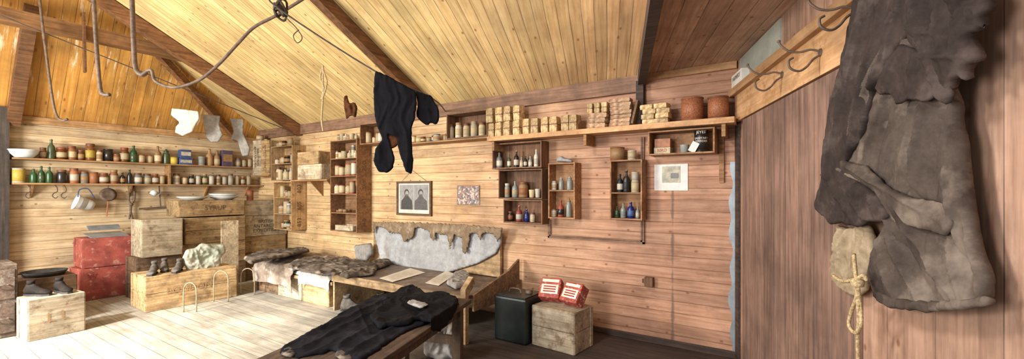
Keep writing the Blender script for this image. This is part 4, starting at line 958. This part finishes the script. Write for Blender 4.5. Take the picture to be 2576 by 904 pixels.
hang('wool_sock',[(578,298),(614,300),(612,335),(630,372),(626,392),(610,394),(602,370),(598,356),(580,350),(588,330)],6.45,M_sockg,'long grey wool stocking on the line','sock',**sk)
t=3.68
bk_=dict(thick=.010,step=.009,fold=.018,freq=36,edge=.015,an=.2,seg=.03,wob=.006,octs=3)
tr=hang('black_breeches',[(944,178),(975,190),(1010,210),(1046,230),(1048,262),(1044,300),(1036,320),(1036,360),(1040,410),(1036,438),(1022,434),(1010,400),(1000,368),(1000,345),(975,338),(985,370),(994,400),(988,425),(975,436),(952,432),(940,408),(944,376),(962,350),(950,320),(942,290),(940,230)],t,M_black,'black wool breeches hanging on the line','trousers',**bk_)
pts=[PT(x,y_,t+.06) for x,y_ in ((1044,228),(1070,238),(1086,240),(1092,256),(1104,272),(1106,300),(1098,316),(1084,308),(1076,318),(1056,304),(1046,290),(1052,262))]
puff('wool_jersey_sleeve',pts,sum(pts,Vector())/len(pts),Rr,Z3,.010,M_black,step=.009,fold=.02,freq=44,edge=.012,label='short black woollen sleeve piece on the line',cat='clothing')
pts=[PT(x,y_,t+.03) for x,y_ in ((966,340),(985,336),(1004,342),(1002,366),(985,376),(968,366))]
puff('patch',pts,sum(pts,Vector())/len(pts),Rr,Z3,.01,M_leather,step=.01,fold=.006,edge=.02,parent=tr,label='worn brown patch')
# ---------- coat, hooks, rope on partition
def hook(px,py,k=1.,base=.075):
    c=PW(px,py,base);f=lambda s,z,o:c+E*s*k+NP*o*k+Z3*z*k
    g=G();g.tube([f(0,-.01,0),f(0,-.03,.03),f(.01,-.065,.06),f(.02,-.085,.095),f(.02,-.07,.13),f(.015,-.035,.135),f(.01,-.02,.115)],.0055)
    o=mk('coat_hook',g,M_iron,smooth=True,label='curled double iron coat hook on rail',cat='hook',group='coat hooks on the rail')
    g=G();g.tube([f(0,.005,0),f(0,.015,.04),f(-.01,.01,.08),f(-.02,.02,.12),f(-.03,.05,.15),f(-.03,.07,.16)],.0055);g.lathe([(0,-.009),(.008,-.005),(.009,.004),(0,.009)],f(-.03,.072,.161),10);mk('upper_prong',g,M_iron,parent=o,smooth=True)
    g=G();g.lathe([(0,-.004),(.02,-.004),(.02,.004),(0,.004)],f(0,0,.0),12,R=Matrix.Rotation(PANG,3,'Z')@Matrix.Rotation(math.pi/2,3,'X'));mk('base_plate',g,M_iron,parent=o)
hook(1968,188,1.15,.036);hook(2064,132,1.1,.036);hook(2150,24,1.,.076)
def wp(l,off): return [PW(x,y_,off) for x,y_ in l]
def puffw(name,l,off,thick,mat,cr=(),**k):
    pts=wp(l,off);c=sum(pts,Vector())/len(pts);U=-E
    U=U if (U.cross(Z3)).dot(NP)>0 else E
    creases=[(PW(a[0],a[1],off),PW(b[0],b[1],off),w*1.1,am) for a,b,w,am in cr]
    return puff(name,pts,c,U,Z3,thick,mat,creases=creases,**k)
cf=dict(step=.0055,seg=.03,octs=3)
bodycr=[((2262,70),(2130,400),.014,.034),((2300,80),(2180,420),.012,.03),((2345,110),(2240,450),.012,-.024),((2372,150),(2300,500),.014,.034),((2395,230),(2350,560),.012,-.024),((2410,280),(2425,640),.014,.034),((2425,420),(2480,740),.012,.028),((2300,470),(2470,700),.014,-.024),((2240,470),(2420,760),.014,.034),((2230,520),(2330,770),.012,.034),((2215,600),(2270,760),.012,.028),((2250,560),(2370,770),.01,-.02),((2120,425),(2300,500),.012,.034),((2180,440),(2360,540),.01,-.022),((2210,640),(2225,745),.01,.024),((2390,560),(2440,770),.01,.026),((2220,100),(2160,330),.009,.022),((2280,90),(2215,400),.008,-.018),((2330,140),(2280,430),.008,.02),((2380,300),(2400,520),.008,.018),((2260,520),(2300,740),.008,.02),((2350,600),(2400,765),.008,.02)]
ct=puffw('windproof_smock',[(2196,100),(2215,70),(2262,60),(2330,90),(2372,140),(2384,165),(2400,230),(2418,262),(2412,300),(2428,360),(2432,420),(2445,520),(2462,620),(2492,700),(2488,762),(2430,772),(2330,778),(2250,768),(2210,750),(2188,700),(2200,640),(2232,560),(2218,500),(2160,452),(2122,432),(2114,402),(2150,330),(2172,260),(2182,180)],.07,.01,M_coat,cr=bodycr,back=.02,fold=.010,freq=44,ang=-.2,an=.2,edge=.015,wob=.004,label='ragged brown windproof smock hanging on partition',cat='coat',**cf)
slcr=[((2240,-40),(2110,540),.012,.032),((2180,0),(2075,500),.012,.03),((2270,0),(2170,350),.012,.032),((2210,240),(2150,550),.01,.028),((2150,100),(2090,400),.01,-.022),((2220,120),(2140,430),.01,-.022),((2180,400),(2215,550),.01,.024),((2285,-20),(2235,180),.01,.024),((2080,430),(2160,560),.007,.02),((2120,440),(2190,560),.007,.02),((2100,450),(2110,560),.005,.016),((2140,460),(2140,565),.005,.016),((2170,470),(2180,560),.005,.016),((2200,20),(2120,300),.007,.018),((2250,40),(2200,220),.007,-.016)]
puffw('sleeve',[(2160,-60),(2300,-60),(2300,80),(2262,120),(2235,185),(2200,235),(2175,330),(2128,415),(2160,455),(2210,490),(2236,540),(2228,560),(2190,556),(2160,574),(2120,560),(2090,566),(2078,548),(2052,528),(2056,500),(2068,460),(2072,400),(2078,330),(2092,250),(2112,180),(2136,80)],.09,.008,M_coatd,cr=slcr,back=.02,fold=.008,freq=50,ang=.2,an=.2,edge=.012,seed=3,wob=.005,parent=ct,label='dark sleeve with gathered cuff',**cf)
hdcr=[((2310,-40),(2350,180),.012,.03),((2360,-40),(2400,190),.012,.028),((2420,-30),(2430,150),.012,.03),((2460,-20),(2350,150),.01,-.02),((2300,60),(2440,100),.01,.022),((2340,140),(2470,140),.01,.02),((2330,-40),(2380,120),.008,-.02),((2390,-40),(2470,40),.008,.02)]
puffw('hood',[(2285,-60),(2470,-60),(2496,20),(2470,50),(2488,62),(2440,88),(2452,112),(2474,150),(2430,170),(2440,205),(2404,190),(2392,240),(2360,200),(2332,160),(2290,105)],.11,.008,M_coatd,cr=hdcr,back=.02,fold=.010,freq=50,ang=.5,an=.3,edge=.01,seed=6,wob=.009,parent=ct,label='torn dark hood',**cf)
puffw('shoulder_cape',[(2262,110),(2330,130),(2378,175),(2398,250),(2384,262),(2350,244),(2330,256),(2290,250),(2262,262),(2240,236),(2210,240),(2200,220),(2228,170)],.115,.004,M_coatd,cr=[((2270,120),(2225,225),.01,.02),((2310,130),(2300,245),.01,.022),((2350,160),(2370,250),.01,.02)],back=.01,fold=.008,freq=44,ang=.4,an=.4,edge=.008,seed=8,wob=.012,parent=ct,label='torn dark shoulder cape',**cf)
puffw('pocket_flap',[(2116,402),(2180,418),(2235,470),(2300,500),(2372,510),(2400,560),(2385,596),(2320,578),(2250,560),(2200,480),(2150,448),(2120,432)],.10,.004,M_coat,cr=[((2130,415),(2380,560),.012,.024),((2200,440),(2390,530),.01,-.015)],back=.01,fold=.007,freq=40,ang=1.2,an=.3,edge=.008,seed=12,wob=.005,parent=ct,label='folded front flap',**cf)
puffw('lining',[(2108,568),(2140,576),(2182,560),(2200,600),(2206,650),(2186,690),(2178,735),(2150,748),(2120,728),(2098,705),(2094,680),(2110,640)],.05,.01,M_pale,cr=[((2140,575),(2120,720),.008,.024),((2170,570),(2150,740),.008,.024),((2190,590),(2175,720),.008,.022),((2120,580),(2105,690),.008,.02)],back=.015,fold=.012,freq=70,ang=.1,an=.3,edge=.012,seed=2,wob=.01,parent=ct,label='pale gathered canvas lining',**cf)
puffw('hem',[(2200,728),(2250,750),(2340,760),(2430,755),(2488,742),(2490,768),(2430,780),(2330,786),(2240,776),(2208,758)],.09,.006,M_coat,back=.02,fold=.012,freq=110,ang=0,an=.3,edge=.01,wob=.006,parent=ct,label='gathered lower hem',**cf)
g=G();r=lambda x,y_,o=.15:PW(x,y_,o)
g.tube([r(2096,694),(r(2120,708,.16)),r(2150,704,.17),r(2172,694,.16),r(2180,706,.15)],.007,7)
g.tube([r(2148,640),r(2152,690,.17),r(2156,740,.16),r(2140,790),r(2136,820),r(2152,838),r(2166,815),r(2164,770),r(2158,720,.17)],.007,7)
g.tube([r(2156,720,.165),r(2160,800,.15),r(2158,860,.13),r(2160,1000,.1)],.007,7)
g.lathe([(0,-.02),(.02,-.012),(.022,.01),(0,.02)],r(2157,712,.17),12)
mk('knotted_rope',g,M_rope,smooth=True,label='knotted pale rope tied below the smock',cat='rope')
a=PW(1862,238,.04);b=pw((a-PC).dot(E),2.311,.035);R=Matrix.Rotation(PANG,3,'Z')
g=G();g.box((0,0,.05),(.28,.07,.10),R,b);o=mk('printed_carton',g,M_card,rotz=PANG,origin=b,bevel=.003,label='cream printed carton on hook rail',cat='box')
lettering(o,"FARMER'S",b+NP*.035+Z3*.06,E,Z3,.05,M_ink)
# ---------- lights
def area(name,loc,target,sx,sy,en,col):
    l=bpy.data.lights.new(name,'AREA');l.shape='RECTANGLE';l.size=sx;l.size_y=sy;l.energy=en;l.color=col
    o=bpy.data.objects.new(name,l);S.collection.objects.link(o);o.location=loc
    o.rotation_euler=(Vector(target)-Vector(loc)).to_track_quat('-Z','Y').to_euler();return o
area('window_light',(-5.8,-1.8,1.9),(-5.7,4,1.4),1.6,1.2,380,(1,.98,.92))
area('right_fill_light',(-1.9,-1.6,1.6),(-.9,4,1.5),1.0,1.2,95,(.98,.95,.98))  # added fill lamp behind the camera, brightens the partition side; no doorway there
area('smock_rake_fill',(-1.9,.9,3.0),(.1,2.6,1.1),.4,.4,55,(.98,.95,.96))  # added overhead lamp raking the smock to bring out folds; no roof opening
l=bpy.data.lights.new('sun_patch','SPOT');l.energy=3700;l.spot_size=math.radians(46);l.spot_blend=.8;l.shadow_soft_size=.2;l.color=(1,.99,.98)
o=bpy.data.objects.new('sun_patch',l);S.collection.objects.link(o);o.location=(-5.0,-2.2,3.4);o.rotation_euler=(Vector((-5.35,1.2,0))-Vector((-5.0,-2.2,3.4))).to_track_quat('-Z','Y').to_euler()
wd=bpy.data.worlds.new('w');S.world=wd;wd.use_nodes=True;bg=wd.node_tree.nodes['Background'];bg.inputs[0].default_value=(1,.98,.96,1);bg.inputs[1].default_value=1.1
# ---------- camera
cd=bpy.data.cameras.new('cam');cd.sensor_fit='HORIZONTAL';cd.sensor_width=36;cd.lens=36*F/2576;cd.shift_y=28/2576;cd.clip_start=.05
co=bpy.data.objects.new('cam',cd);S.collection.objects.link(co);co.location=CAM;co.rotation_euler=(math.pi/2,0,YAW);S.camera=co
S.view_settings.view_transform='Standard'
